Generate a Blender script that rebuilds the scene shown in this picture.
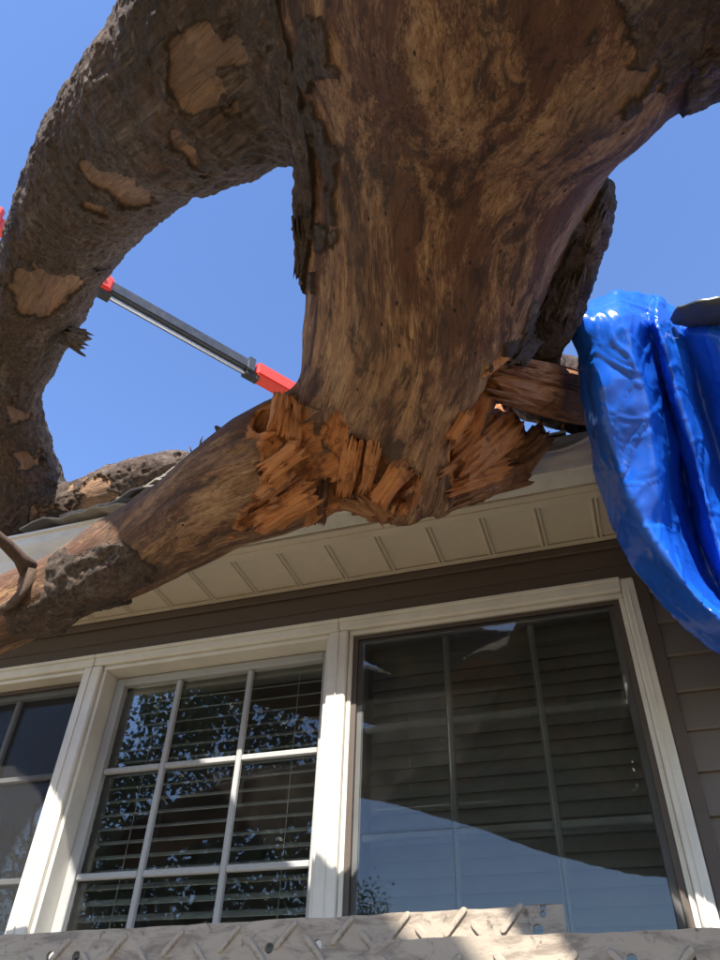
import bpy, bmesh, math, random
import numpy as np
from mathutils import Vector, Matrix

for o in list(bpy.data.objects):
    bpy.data.objects.remove(o, do_unlink=True)
random.seed(7); RNG = np.random.default_rng(11)
SC = bpy.context.scene; COL = SC.collection

# ------------------------------------------------------------------ camera, sky, sun, exposure
FPX = 743.0; PP = (360.0, 480.0)           # focal length and centre in photo pixels (720 x 960)
EYE = 1.55                                  # eye height above the ground (m)
_u = np.array([395.-360, -356.-480, FPX]); _u /= np.linalg.norm(_u)
_l = np.array([-2400.-360, 1025.-480, FPX]); _l -= _l.dot(_u)*_u; _l /= np.linalg.norm(_l)
CM = np.array([-_l, np.cross(_u, -_l), _u])            # world = CM @ (right, down, forward)
EYEV = np.array([0., 0., EYE])
def ray(x, y):
    v = np.array([x-PP[0], y-PP[1], FPX]); return CM @ (v/np.linalg.norm(v))
def W(x, y, d):
    return ray(x, y)*d + EYEV

cd = bpy.data.cameras.new('camera'); cam = bpy.data.objects.new('camera', cd); COL.objects.link(cam)
cd.sensor_fit = 'VERTICAL'; cd.sensor_height = 24.0; cd.lens = FPX/960*24.0
cd.clip_start = 0.02; cd.clip_end = 3000
_r, _d, _f = CM[:, 0], CM[:, 1], CM[:, 2]
cam.matrix_world = Matrix(((_r[0], -_d[0], -_f[0], 0), (_r[1], -_d[1], -_f[1], 0), (_r[2], -_d[2], -_f[2], EYE), (0, 0, 0, 1)))
SC.camera = cam

SUN = Vector((0.12, -1.0, 1.125)).normalized()          # towards the sun
wd = bpy.data.worlds.new('World'); SC.world = wd; wd.use_nodes = True
nt = wd.node_tree; nt.nodes.clear()
sky = nt.nodes.new('ShaderNodeTexSky'); sky.sky_type = 'NISHITA'; sky.sun_disc = False
sky.sun_elevation = math.asin(SUN.z); sky.sun_rotation = math.atan2(SUN.x, SUN.y)
sky.altitude = 200; sky.air_density = 1.0; sky.dust_density = 0.4; sky.ozone_density = 3.0
hs = nt.nodes.new('ShaderNodeHueSaturation'); hs.inputs['Saturation'].default_value = 1.10; hs.inputs['Hue'].default_value = 0.508; nt.links.new(sky.outputs[0], hs.inputs['Color'])
bg = nt.nodes.new('ShaderNodeBackground'); bg.inputs['Strength'].default_value = 0.15
wo = nt.nodes.new('ShaderNodeOutputWorld')
nt.links.new(hs.outputs[0], bg.inputs[0]); nt.links.new(bg.outputs[0], wo.inputs[0])
sl = bpy.data.lights.new('sun', 'SUN'); sl.energy = 5.0; sl.angle = math.radians(0.5); sl.color = (1.0, 0.93, 0.82)
sun = bpy.data.objects.new('sun', sl); COL.objects.link(sun)
sun.rotation_euler = SUN.to_track_quat('Z', 'Y').to_euler(); sun.location = (0, -10, 14)
SC.view_settings.view_transform = 'Standard'; SC.view_settings.look = 'None'
SC.view_settings.gamma = 1.0; SC.view_settings.exposure = 1.22
SC.view_settings.use_curve_mapping = False

# ------------------------------------------------------------------ material helpers
class NB:
    def __init__(s, name):
        s.m = bpy.data.materials.new(name); s.m.use_nodes = True
        s.t = s.m.node_tree; s.n = s.t.nodes; s.n.clear()
        s.out = s.n.new('ShaderNodeOutputMaterial')
    def L(s, a, b): s.t.links.new(a, b)
    def bsdf(s, **k):
        b = s.n.new('ShaderNodeBsdfPrincipled'); s.L(b.outputs[0], s.out.inputs[0]); s.b = b
        for q, v in k.items():
            b.inputs[q.replace('_', ' ')].default_value = v
        return b
    def coord(s, scale=(1, 1, 1), attr=None, rot=(0, 0, 0)):
        mp = s.n.new('ShaderNodeMapping'); mp.inputs['Scale'].default_value = scale; mp.inputs['Rotation'].default_value = rot
        if attr:
            a = s.n.new('ShaderNodeAttribute'); a.attribute_name = attr; s.L(a.outputs['Vector'], mp.inputs[0])
        else:
            a = s.n.new('ShaderNodeTexCoord'); s.L(a.outputs['Object'], mp.inputs[0])
        return mp.outputs[0]
    def noise(s, vec, scale=5, detail=6, rough=0.6, dist=0):
        n = s.n.new('ShaderNodeTexNoise'); s.L(vec, n.inputs['Vector'])
        n.inputs['Scale'].default_value = scale; n.inputs['Detail'].default_value = detail
        n.inputs['Roughness'].default_value = rough; n.inputs['Distortion'].default_value = dist
        return n.outputs['Fac']
    def voro(s, vec, scale=5, feature='F1', rand=1.0):
        n = s.n.new('ShaderNodeTexVoronoi'); n.feature = feature; s.L(vec, n.inputs['Vector'])
        n.inputs['Scale'].default_value = scale; n.inputs['Randomness'].default_value = rand
        return n.outputs['Distance']
    def ramp(s, fac, stops):
        r = s.n.new('ShaderNodeValToRGB'); s.L(fac, r.inputs[0]); e = r.color_ramp.elements
        while len(e) < len(stops): e.new(0.5)
        for q, (p, c) in zip(e, stops):
            q.position = p; q.color = (c, c, c, 1) if not isinstance(c, tuple) else (*c, 1)
        return r.outputs[0]
    def mix(s, fac, a, b, mode='MIX'):
        m = s.n.new('ShaderNodeMix'); m.data_type = 'RGBA'; m.blend_type = mode; m.clamp_result = True
        for i, v in ((0, fac), (6, a), (7, b)):
            if hasattr(v, 'links'): s.L(v, m.inputs[i])
            elif i == 0: m.inputs[0].default_value = v
            else: m.inputs[i].default_value = (*v, 1)
        return m.outputs[2]
    def math(s, op, a, b=0.0):
        m = s.n.new('ShaderNodeMath'); m.operation = op
        for i, v in ((0, a), (1, b)):
            if hasattr(v, 'links'): s.L(v, m.inputs[i])
            else: m.inputs[i].default_value = v
        return m.outputs[0]
    def attr(s, name):
        a = s.n.new('ShaderNodeAttribute'); a.attribute_name = name; return a.outputs['Fac']
    def bump(s, h, strength=0.4, dist=0.01):
        b = s.n.new('ShaderNodeBump'); b.inputs['Strength'].default_value = strength; b.inputs['Distance'].default_value = dist
        s.L(h, b.inputs['Height']); s.L(b.outputs[0], s.b.inputs['Normal'])
    def col(s, c): s.L(c, s.b.inputs['Base Color'])
    def rough(s, c): s.L(c, s.b.inputs['Roughness'])

MATS = {}
def painted(name, c, var=0.12, rough=0.5, grime=0.25, gscale=3.0, stretch=(1, 1, 1), bump=0.1, grimec=(0.12, 0.10, 0.08)):
    b = NB(name); b.bsdf(Roughness=rough)
    v = b.coord(stretch)
    n1 = b.noise(v, gscale, 8, 0.65); n2 = b.noise(v, gscale*14, 4, 0.6)
    dk = tuple(x*(1-var) for x in c); lt = tuple(min(1, x*(1+var*0.5)) for x in c)
    base = b.mix(n2, dk, lt)
    g = b.ramp(n1, [(0.45, 0.0), (0.75, grime)])
    b.col(b.mix(g, base, grimec))
    b.rough(b.ramp(n2, [(0.3, max(0, rough-0.1)), (0.7, min(1, rough+0.15))]))
    b.bump(n2, bump, 0.003)
    MATS[name] = b.m; return b.m

painted('white_vinyl', (0.66, 0.63, 0.57), 0.06, 0.42, 0.22, 5)
painted('sash_vinyl', (0.35, 0.355, 0.36), 0.06, 0.45, 0.15, 6)
painted('cream_soffit', (0.60, 0.535, 0.435), 0.08, 0.5, 0.22, 2.5)
painted('gutter_paint', (0.70, 0.68, 0.62), 0.08, 0.45, 0.55, 3.0, (1, 1, 3))
painted('taupe_siding', (0.14, 0.118, 0.104), 0.15, 0.6, 0.25, 3, (0.4, 1, 4), 0.25)
painted('brown_trim', (0.075, 0.055, 0.044), 0.15, 0.55, 0.25, 3, (0.3, 1, 3), 0.2)
painted('blind_slat', (0.60, 0.585, 0.55), 0.05, 0.5, 0.1, 8, (1, 1, 1), 0.02)
painted('grid_white', (0.80, 0.79, 0.77), 0.05, 0.45, 0.1, 6)
painted('cord_white', (0.65, 0.63, 0.58), 0.05, 0.7, 0.0)
painted('room_paint', (0.30, 0.27, 0.23), 0.05, 0.8, 0.0)
painted('boom_grey', (0.035, 0.038, 0.045), 0.15, 0.35, 0.2, 1.0)
painted('boom_red', (0.62, 0.05, 0.03), 0.1, 0.35, 0.15, 2.0)
painted('rubber', (0.02, 0.02, 0.02), 0.2, 0.8, 0.1)
painted('chrome', (0.62, 0.63, 0.65), 0.02, 0.35, 0.0, 3, (1,1,1), 0.0); MATS['chrome'].node_tree.nodes['Principled BSDF'].inputs['Metallic'].default_value = 0.7
painted('trestle_steel', (0.25, 0.24, 0.22), 0.2, 0.5, 0.5, 6)
painted('slate_tarp', (0.055, 0.065, 0.075), 0.2, 0.4, 0.2, 5)
painted('wire', (0.05, 0.05, 0.05), 0.1, 0.5, 0.0)
painted('ceiling_dark', (0.10, 0.09, 0.08), 0.05, 0.8, 0.0)

def m_shingle():
    b = NB('asphalt_shingle'); b.bsdf(Roughness=0.9); v = b.coord()
    n1 = b.noise(v, 6, 5); n2 = b.noise(v, 260, 2)
    c = b.mix(n1, (0.15, 0.14, 0.13), (0.34, 0.32, 0.29))
    b.col(b.mix(b.ramp(n2, [(0.35, 0.0), (0.65, 0.7)]), c, (0.42, 0.39, 0.35))); b.bump(n2, 0.5, 0.003); MATS['shingle'] = b.m
m_shingle()

def m_ground():
    b = NB('dry_lawn'); b.bsdf(Roughness=0.95); v = b.coord()
    n1 = b.noise(v, 0.7, 8, 0.7); n2 = b.noise(v, 30, 6, 0.7)
    c = b.mix(n2, (0.15, 0.115, 0.065), (0.31, 0.24, 0.14))
    b.col(b.mix(b.ramp(n1, [(0.5, 0.0), (0.7, 0.7)]), c, (0.06, 0.085, 0.025))); b.bump(n2, 0.8, 0.03); MATS['ground'] = b.m
m_ground()

def m_glass():
    b = NB('window_glass'); tr = b.n.new('ShaderNodeBsdfTransparent'); tr.inputs[0].default_value = (0.80, 0.83, 0.82, 1)
    gl = b.n.new('ShaderNodeBsdfGlossy'); gl.inputs['Roughness'].default_value = 0.012; gl.inputs[0].default_value = (1, 1, 1, 1)
    fr = b.n.new('ShaderNodeFresnel'); fr.inputs[0].default_value = 1.45
    v = b.coord(); n = b.noise(v, 2.2, 1, 0.4); bp = b.n.new('ShaderNodeBump'); bp.inputs['Strength'].default_value = 0.02; bp.inputs['Distance'].default_value = 0.05
    b.L(n, bp.inputs['Height']); b.L(bp.outputs[0], gl.inputs['Normal'])
    df = b.n.new('ShaderNodeBsdfDiffuse'); df.inputs[0].default_value = (0.5, 0.48, 0.45, 1)       # dusty film
    ms = b.n.new('ShaderNodeMixShader'); b.L(fr.outputs[0], ms.inputs[0]); b.L(tr.outputs[0], ms.inputs[1]); b.L(gl.outputs[0], ms.inputs[2])
    m2 = b.n.new('ShaderNodeMixShader'); d = b.noise(b.coord((1, 1, 1)), 7, 6, 0.7)
    b.L(b.ramp(d, [(0.4, 0.004), (0.75, 0.02)]), m2.inputs[0]); b.L(ms.outputs[0], m2.inputs[1]); b.L(df.outputs[0], m2.inputs[2])
    b.L(m2.outputs[0], b.out.inputs[0]); MATS['glass'] = b.m
m_glass()
def m_screen():
    b = NB('insect_screen'); tr = b.n.new('ShaderNodeBsdfTransparent')
    df = b.n.new('ShaderNodeBsdfDiffuse'); df.inputs[0].default_value = (0.045, 0.045, 0.045, 1)
    ms = b.n.new('ShaderNodeMixShader'); d = b.noise(b.coord(), 4, 5, 0.6)
    b.L(b.ramp(d, [(0.35, 0.24), (0.7, 0.34)]), ms.inputs[0]); b.L(tr.outputs[0], ms.inputs[1]); b.L(df.outputs[0], ms.inputs[2])
    b.L(ms.outputs[0], b.out.inputs[0]); MATS['screen'] = b.m
m_screen()

def m_plank():
    b = NB('grimy_plank'); b.bsdf(Roughness=0.6, Metallic=0.0); v = b.coord()
    n1 = b.noise(v, 5, 8, 0.7); n2 = b.noise(v, 45, 6, 0.7); n3 = b.noise(b.coord((1, 1, 3)), 16, 8, 0.75, 0.6)
    c = b.mix(n1, (0.25, 0.20, 0.15), (0.47, 0.395, 0.315))
    c = b.mix(b.ramp(n3, [(0.48, 0.0), (0.62, 0.75)]), c, (0.15, 0.115, 0.09))
    c = b.mix(b.ramp(n2, [(0.58, 0.0), (0.68, 0.8)]), c, (0.07, 0.05, 0.04))
    b.col(c); b.bump(n2, 0.35, 0.004); MATS['plank'] = b.m
m_plank()

def m_tarp():
    b = NB('blue_tarp_plastic'); b.bsdf(Roughness=0.3, IOR=1.5); v = b.coord()
    n1 = b.noise(v, 9, 5, 0.6); n2 = b.noise(v, 60, 4, 0.6)
    c = b.mix(n1, (0.006, 0.075, 0.50), (0.016, 0.14, 0.72))
    c = b.mix(b.ramp(n2, [(0.62, 0.0), (0.75, 0.25)]), c, (0.25, 0.35, 0.5))
    b.col(c); b.rough(b.ramp(n1, [(0.3, 0.14), (0.7, 0.26)]))
    w = b.n.new('ShaderNodeTexWave'); w.inputs['Scale'].default_value = 160; b.L(v, w.inputs['Vector'])
    h = b.math('ADD', b.math('MULTIPLY', w.outputs['Fac'], 0.08), b.math('MULTIPLY', b.noise(v, 26, 3, 0.5, 0.8), 1.0))
    b.bump(h, 0.10, 0.008); MATS['tarp'] = b.m
m_tarp()

def m_leaf():
    b = NB('leaf_green'); b.bsdf(Roughness=0.6); n = b.noise(b.coord(), 0.8, 3)
    b.col(b.mix(n, (0.035, 0.055, 0.02), (0.09, 0.11, 0.035))); MATS['leaf'] = b.m
m_leaf()

def m_tree(name, freshonly=False):
    """weathered bare wood / bark / fresh torn wood, chosen by point attributes; grain runs along the limb"""
    b = NB(name); b.bsdf(Roughness=0.8)
    g1 = b.coord((1, 1, 0.10), 'gc'); g2 = b.coord((1, 1, 0.28), 'gc'); g3 = b.coord((1, 1, 0.5), 'gc'); v = b.coord()
    streak = b.noise(g1, 90, 8, 0.78, 0.35); fine = b.noise(g1, 300, 5, 0.75)
    blot = b.noise(g2, 9, 8, 0.68, 0.5); blot2 = b.noise(g2, 21, 8, 0.72, 0.8); speck = b.noise(g3, 70, 6, 0.7)
    w = b.mix(b.ramp(streak, [(0.38, 0.0), (0.62, 1.0)]), (0.200, 0.085, 0.040), (0.56, 0.325, 0.165))
    w = b.mix(b.ramp(blot2, [(0.35, 0.85), (0.45, 0.0)]), w, (0.60, 0.37, 0.19))
    fb0 = b.math('ADD', b.math('MULTIPLY', blot, 0.75), b.math('MULTIPLY', fine, 0.25))
    w = b.mix(b.ramp(fb0, [(0.46, 0.0), (0.53, 0.86)]), w, (0.110, 0.040, 0.022))
    fb1 = b.math('ADD', b.math('MULTIPLY', blot2, 0.7), b.math('MULTIPLY', streak, 0.3))
    w = b.mix(b.ramp(fb1, [(0.51, 0.0), (0.57, 0.88)]), w, (0.052, 0.026, 0.017))
    w = b.mix(b.ramp(speck, [(0.58, 0.0), (0.66, 0.8)]), w, (0.045, 0.027, 0.018))
    w = b.mix(b.math('MULTIPLY', b.attr('pale'), b.ramp(speck, [(0.3, 0.8), (0.6, 0.35)])), w, (0.33, 0.220, 0.160))
    gz = b.noise(v, 3.0, 5, 0.6)
    w = b.mix(b.ramp(gz, [(0.54, 0.0), (0.74, 0.4)]), w, (0.24, 0.175, 0.115))
    hole = b.voro(b.coord((1, 1, 0.6), 'gc'), 24)
    w = b.mix(b.ramp(hole, [(0.05, 0.95), (0.085, 0.0)]), w, (0.015, 0.01, 0.008))
    crack = b.noise(b.coord((1, 1, 0.05), 'gc'), 30, 3, 0.5, 0.3)
    ck = b.ramp(crack, [(0.485, 0.0), (0.5, 0.38), (0.515, 0.0)]); w = b.mix(b.math('MULTIPLY', ck, b.ramp(blot, [(0.35, 0.0), (0.6, 0.8)])), w, (0.04, 0.025, 0.018))
    # bark
    bn = b.noise(g3, 38, 8, 0.75, 0.6); bl = b.noise(v, 7, 6, 0.65); bq = b.noise(b.coord((1, 1, 0.35), 'gc'), 16, 5, 0.62, 1.2); bv = b.math('ABSOLUTE', b.math('SUBTRACT', bq, 0.5))
    k = b.mix(b.ramp(bn, [(0.40, 0.0), (0.60, 1.0)]), (0.045, 0.029, 0.022), (0.175, 0.120, 0.090))
    k = b.mix(b.ramp(bl, [(0.46, 0.0), (0.60, 0.7)]), k, (0.16, 0.090, 0.062)); bl2 = b.noise(b.coord((1, 1, 0.4), 'gc'), 11, 7, 0.7, 0.7); k = b.mix(b.ramp(bl2, [(0.52, 0.0), (0.62, 0.7)]), k, (0.235, 0.180, 0.145)); k = b.mix(b.ramp(bl2, [(0.36, 0.75), (0.45, 0.0)]), k, (0.040, 0.026, 0.020))
    bs = b.noise(b.coord((1, 1, 0.7), 'gc'), 95, 7, 0.78, 0.4); k = b.mix(b.ramp(bs, [(0.49, 0.0), (0.57, 0.88)]), k, (0.020, 0.014, 0.011)); k = b.mix(b.ramp(bs, [(0.36, 0.75), (0.43, 0.0)]), k, (0.31, 0.235, 0.185))
    # fresh wood
    fs = b.noise(b.coord((1, 1, 0.12), 'gc'), 110, 6, 0.7); fb = b.noise(v, 14, 7, 0.7)
    f = b.mix(b.ramp(fs, [(0.3, 0.0), (0.7, 1.0)]), (0.50, 0.165, 0.050), (0.80, 0.36, 0.135))
    f = b.mix(b.ramp(fb, [(0.54, 0.0), (0.64, 0.8)]), f, (0.15, 0.055, 0.026))
    ba_ = b.attr('bark'); c = b.mix(ba_, w, k); eg = b.math('MULTIPLY', b.math('MULTIPLY', ba_, b.math('SUBTRACT', 1.0, ba_)), 3.2); c = b.mix(eg, c, (0.035, 0.022, 0.016)); c = b.mix(b.attr('fresh'), c, f); b.col(c)
    h = b.math('ADD', b.math('MULTIPLY', streak, 0.6), b.math('MULTIPLY', fine, 0.25))
    h = b.math('SUBTRACT', h, b.math('MULTIPLY', ck, 0.5))
    hb = b.math('ADD', b.math('MULTIPLY', bn, 1.2), b.math('MULTIPLY', bs, -1.1))
    hm = b.mix(b.attr('bark'), h, hb); b.bump(hm, 1.0, 0.018)
    MATS[name] = b.m
m_tree('tree_wood')

# ------------------------------------------------------------------ object helpers
def mesh_obj(name, me, mat=None, parent=None):
    o = bpy.data.objects.new(name, me); COL.objects.link(o)
    if mat is not None and not me.materials: me.materials.append(MATS[mat] if isinstance(mat, str) else mat)
    if parent is not None: o.parent = parent
    return o
def bm_obj(name, bm, mat=None, parent=None, smooth=False):
    me = bpy.data.meshes.new(name); bmesh.ops.recalc_face_normals(bm, faces=bm.faces); bm.to_mesh(me); bm.free()
    if smooth:
        for p in me.polygons: p.use_smooth = True
    return mesh_obj(name, me, mat, parent)
def tag(o, label, cat=None, group=None):
    o['label'] = label
    if cat: o['category'] = cat
    if group: o['group'] = group
    return o
def empty(name, loc, label, cat, group=None):
    o = bpy.data.objects.new(name, None); COL.objects.link(o); o.location = loc; o.empty_display_size = 0.2
    return tag(o, label, cat, group)
def part(o, root):
    """keep world placement when the parent Empty is not at the origin"""
    o.parent = root; o.matrix_parent_inverse = Matrix.Translation(-Vector(root.location)); return o
def add_box(bm, x0, x1, y0, y1, z0, z1, bev=0.0):
    r = bmesh.ops.create_cube(bm, size=1.0, matrix=Matrix.Translation(((x0+x1)/2, (y0+y1)/2, (z0+z1)/2)) @ Matrix.Diagonal((x1-x0, y1-y0, z1-z0, 1)))
    if bev:
        es = list({e for v in r['verts'] for e in v.link_edges})
        bmesh.ops.bevel(bm, geom=es, offset=bev, segments=1, affect='EDGES')
def box_obj(name, x0, x1, y0, y1, z0, z1, mat, root=None, bev=0.0):
    bm = bmesh.new(); add_box(bm, x0, x1, y0, y1, z0, z1, bev); o = bm_obj(name, bm, mat)
    if root is not None: part(o, root) if root.type == 'EMPTY' else setattr(o, 'parent', root)
    return o
def tube_mesh(name, pts, rads, seg=10, rough=0.0, cap=True):
    pts = [Vector(p) for p in pts]; bm = bmesh.new(); rings = []
    n = len(pts); e = None
    for i, p in enumerate(pts):
        t = (pts[min(i+1, n-1)]-pts[max(i-1, 0)]).normalized()
        if e is None: e = t.orthogonal().normalized()
        e = (e - t*e.dot(t)).normalized(); f = t.cross(e)
        rings.append([bm.verts.new(p+(e*math.cos(a)+f*math.sin(a))*rads[i]*(1+rough*random.uniform(-1, 1))) for a in [2*math.pi*k/seg for k in range(seg)]])
    for a, b in zip(rings, rings[1:]):
        for k in range(seg): bm.faces.new((a[k], a[(k+1) % seg], b[(k+1) % seg], b[k]))
    if cap: bm.faces.new(rings[0][::-1]); bm.faces.new(rings[-1])
    return bm
def beam(bm, a, b, w, h, upv=(0, 0, 1)):
    """square bar from a to b"""
    a = Vector(a); b = Vector(b); t = (b-a).normalized(); u = Vector(upv); s = t.cross(u).normalized(); u = s.cross(t).normalized()
    vs = [[bm.verts.new(p + s*w/2*i + u*h/2*j) for i, j in ((-1, -1), (1, -1), (1, 1), (-1, 1))] for p in (a, b)]
    for k in range(4): bm.faces.new((vs[0][k], vs[0][(k+1) % 4], vs[1][(k+1) % 4], vs[1][k]))
    bm.faces.new(vs[0][::-1]); bm.faces.new(vs[1])

_perm = RNG.permutation(512); _grad = RNG.normal(size=(512, 3)); _grad /= np.linalg.norm(_grad, axis=1)[:, None]
def pn(P):
    P = np.asarray(P, dtype=np.float64); I = np.floor(P).astype(np.int64); F = P-I; U = F*F*F*(F*(F*6-15)+10); out = 0
    def h(i, j, k): return _perm[(_perm[(_perm[i & 511]+j) & 511]+k) & 511]
    c = {}
    for dx in (0, 1):
        for dy in (0, 1):
            for dz in (0, 1):
                g = _grad[h(I[:, 0]+dx, I[:, 1]+dy, I[:, 2]+dz)]
                c[dx, dy, dz] = g[:, 0]*(F[:, 0]-dx)+g[:, 1]*(F[:, 1]-dy)+g[:, 2]*(F[:, 2]-dz)
    x = [[c[0, j, k]*(1-U[:, 0])+c[1, j, k]*U[:, 0] for k in (0, 1)] for j in (0, 1)]
    y = [x[0][k]*(1-U[:, 1])+x[1][k]*U[:, 1] for k in (0, 1)]
    return (y[0]*(1-U[:, 2])+y[1]*U[:, 2])*1.6
def fbm(P, oct=3):
    s = 0; a = 1.0; t = 0
    for i in range(oct): s = s + a*pn(P*(2**i)+17.3*i); t += a; a *= 0.5
    return s/t
def sstep(a, b, x): t = np.clip((x-a)/(b-a), 0, 1); return t*t*(3-2*t)

def cr(A, n):        # Catmull-Rom along axis 0
    m = len(A); Ap = np.concatenate([2*A[:1]-A[1:2], A, 2*A[-1:]-A[-2:-1]]); out = []
    for u in np.linspace(0, m-1-1e-6, n):
        i = int(u); t = u-i; p0, p1, p2, p3 = Ap[i:i+4]
        out.append(0.5*((2*p1)+(-p0+p2)*t+(2*p0-5*p1+4*p2-p3)*t*t+(-p0+3*p1-3*p2+p3)*t**3))
    return np.array(out)
# ------------------------------------------------------------------ ground
bm = bmesh.new(); bmesh.ops.create_grid(bm, x_segments=40, y_segments=40, size=400)
g = bm_obj('ground', bm, 'ground'); g['kind'] = 'structure'; g['label'] = 'dry patchy lawn and bare soil around the house'

# ------------------------------------------------------------------ house
YW = 2.0
house = empty('house', (-1.0, 4.8, 0.0), 'house with taupe lap siding, cream eave soffit and a bank of three white windows', 'house')
XL, XR = -7.0, 2.6
OPEN = [(-2.625, -1.751), (-1.678, -0.811), (-0.748, 0.113)]
ZT = 1.243+EYE; ZB = 0.02+EYE
def H(z): return z+EYE
# backing wall around the openings, in front face y = 2.035
bm = bmesh.new()
add_box(bm, XL, -2.70, 2.035, 2.14, 0, H(1.44)); add_box(bm, 0.155, XR, 2.035, 2.14, 0, H(1.44))
add_box(bm, -2.70, 0.155, 2.035, 2.14, H(1.285), H(1.44)); add_box(bm, -2.70, 0.155, 2.035, 2.14, 0, H(-0.03))
add_box(bm, XL, XL+0.1, 2.14, 7.6, 0, H(1.44)); add_box(bm, XR-0.1, XR, 2.14, 7.6, 0, H(1.44)); add_box(bm, XL+0.1, XR-0.1, 7.5, 7.6, 0, H(1.44))
part(bm_obj('wall', bm, 'brown_trim'), house)
# lap siding boards: tilted, lower edge proud
def siding_mesh(L):
    bm = bmesh.new(); hb = 0.118
    vs = [(0, 2.034, hb), (0, 2.026, hb), (0, 2.010, 0.004), (0, 2.012, 0), (0, 2.034, 0)]
    a = [bm.verts.new(v) for v in vs]; b = [bm.verts.new((L, v[1], v[2])) for v in vs]
    n = len(vs)
    for k in range(n): bm.faces.new((a[k], a[(k+1) % n], b[(k+1) % n], b[k]))
    bm.faces.new(a[::-1]); bm.faces.new(b); me = bpy.data.meshes.new('siding_board'); bmesh.ops.recalc_face_normals(bm, faces=bm.faces); bm.to_mesh(me); bm.free(); return me
mR = siding_mesh(XR-0.185); mB = siding_mesh(2.93); mL = siding_mesh(-2.73-XL)
def board(me, x, z):
    o = mesh_obj('siding_board', me, 'taupe_siding'); o.location = (x + random.uniform(-.0, .0), random.uniform(-.001, .001), z); part(o, house)
for k in range(28):
    z = H(1.334-0.1047*k-0.1047)
    if z < 0.05: break
    board(mR, 0.187, z); board(mL, XL, z)
    if z < H(-0.15): board(mB, -2.738, z)
# frieze, casings
box_obj('frieze_board', XL, XR, 2.006, 2.034, H(1.335), H(1.427), 'brown_trim', house, 0.003)
box_obj('frieze_trim', XL, XR, 1.992, 2.0055, H(1.395), H(1.424), 'brown_trim', house, 0.003)
box_obj('head_flashing', -2.72, 0.18, 2.004, 2.034, H(1.287), H(1.333), 'brown_trim', house, 0.003)
box_obj('casing', 0.152, 0.186, 2.004, 2.034, H(-0.06), H(1.2865), 'brown_trim', house, 0.003)
# soffit panels with v-grooves: each panel one object
def soffit_mesh():
    bm = bmesh.new(); w = 0.1675
    prof = [(0.0, 0.012), (0.006, 0.012), (0.011, 0.0), (w-0.016, 0.0), (w-0.011, 0.010), (w-0.006, 0.010), (w-0.0, 0.003)]
    prof = [(0.0, 0.004), (0.003, -0.005), (0.008, -0.006), (0.013, 0.002), (w-0.014, 0.002), (w-0.010, -0.004), (w-0.005, -0.005), (w, 0.004)]
    ys = (1.752, 1.990)
    lo = [[bm.verts.new((x, y, z)) for x, z in prof] for y in ys]; hi = [[bm.verts.new((x, y, 0.012)) for x in (0, w)] for y in ys]
    for k in range(len(prof)-1): bm.faces.new((lo[0][k], lo[0][k+1], lo[1][k+1], lo[1][k]))
    bm.faces.new((hi[0][0], hi[0][1], hi[1][1], hi[1][0]))
    for q in (0, 1): bm.faces.new(lo[q]+hi[q][::-1])
    me = bpy.data.meshes.new('soffit_panel'); bmesh.ops.recalc_face_normals(bm, faces=bm.faces); bm.to_mesh(me); bm.free(); return me
ms = soffit_mesh(); x = -0.085-0.1675*39
while x < XR-0.17:
    o = mesh_obj('soffit_panel', ms, 'cream_soffit'); o.location = (x, 0, H(1.428)+random.uniform(-.0012, .0012)); part(o, house); x += 0.1675
box_obj('soffit_channel', XL, XR, 1.972, 1.991, H(1.4235), H(1.4255), 'cream_soffit', house)
# fascia with returned lip
bm = bmesh.new(); add_box(bm, XL, XR, 1.716, 1.740, H(1.424), H(1.60)); add_box(bm, XL, XR, 1.7405, 1.770, H(1.419), H(1.4245))
part(bm_obj('fascia', bm, 'cream_soffit'), house)
# gutter: K profile swept along x, crushed where the trunk bears on it
def gutter():
    bm = bmesh.new()
    prof = [(1.712, 1.545), (1.712, 1.432), (1.706, 1.426), (1.640, 1.426), (1.632, 1.432), (1.620, 1.476), (1.606, 1.505), (1.600, 1.520), (1.598, 1.552), (1.590, 1.556), (1.590, 1.566), (1.604, 1.568), (1.606, 1.560), (1.606, 1.522), (1.628, 1.478), (1.640, 1.438), (1.704, 1.438), (1.706, 1.545)]
    xs = np.concatenate([np.arange(XL, -1.4, 0.4), np.arange(-1.4, 1.0, 0.02), np.arange(1.0, XR+.01, 0.2)]); rings = []
    for x in xs:
        c = math.exp(-((x+0.28)/0.42)**4)
        wob = 0.006*math.sin(x*23)+0.008*math.sin(x*9+1)
        r = []
        for y, z in prof:
            up = (z-1.426)/0.14; out = (1.712-y)/0.12
            dz = -c*(0.075+wob)*up; dy = c*(0.03+wob)*up*out
            r.append(bm.verts.new((x, y+dy, H(z+dz-0.004*math.sin(x*3)*0.5))))
        rings.append(r)
    n = len(prof)
    for a, b in zip(rings, rings[1:]):
        for k in range(n): bm.faces.new((a[k], a[(k+1) % n], b[(k+1) % n], b[k]))
    bm.faces.new(rings[0]); bm.faces.new(rings[-1][::-1])
    return part(bm_obj('gutter', bm, 'gutter_paint'), house)
gutter()
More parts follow.
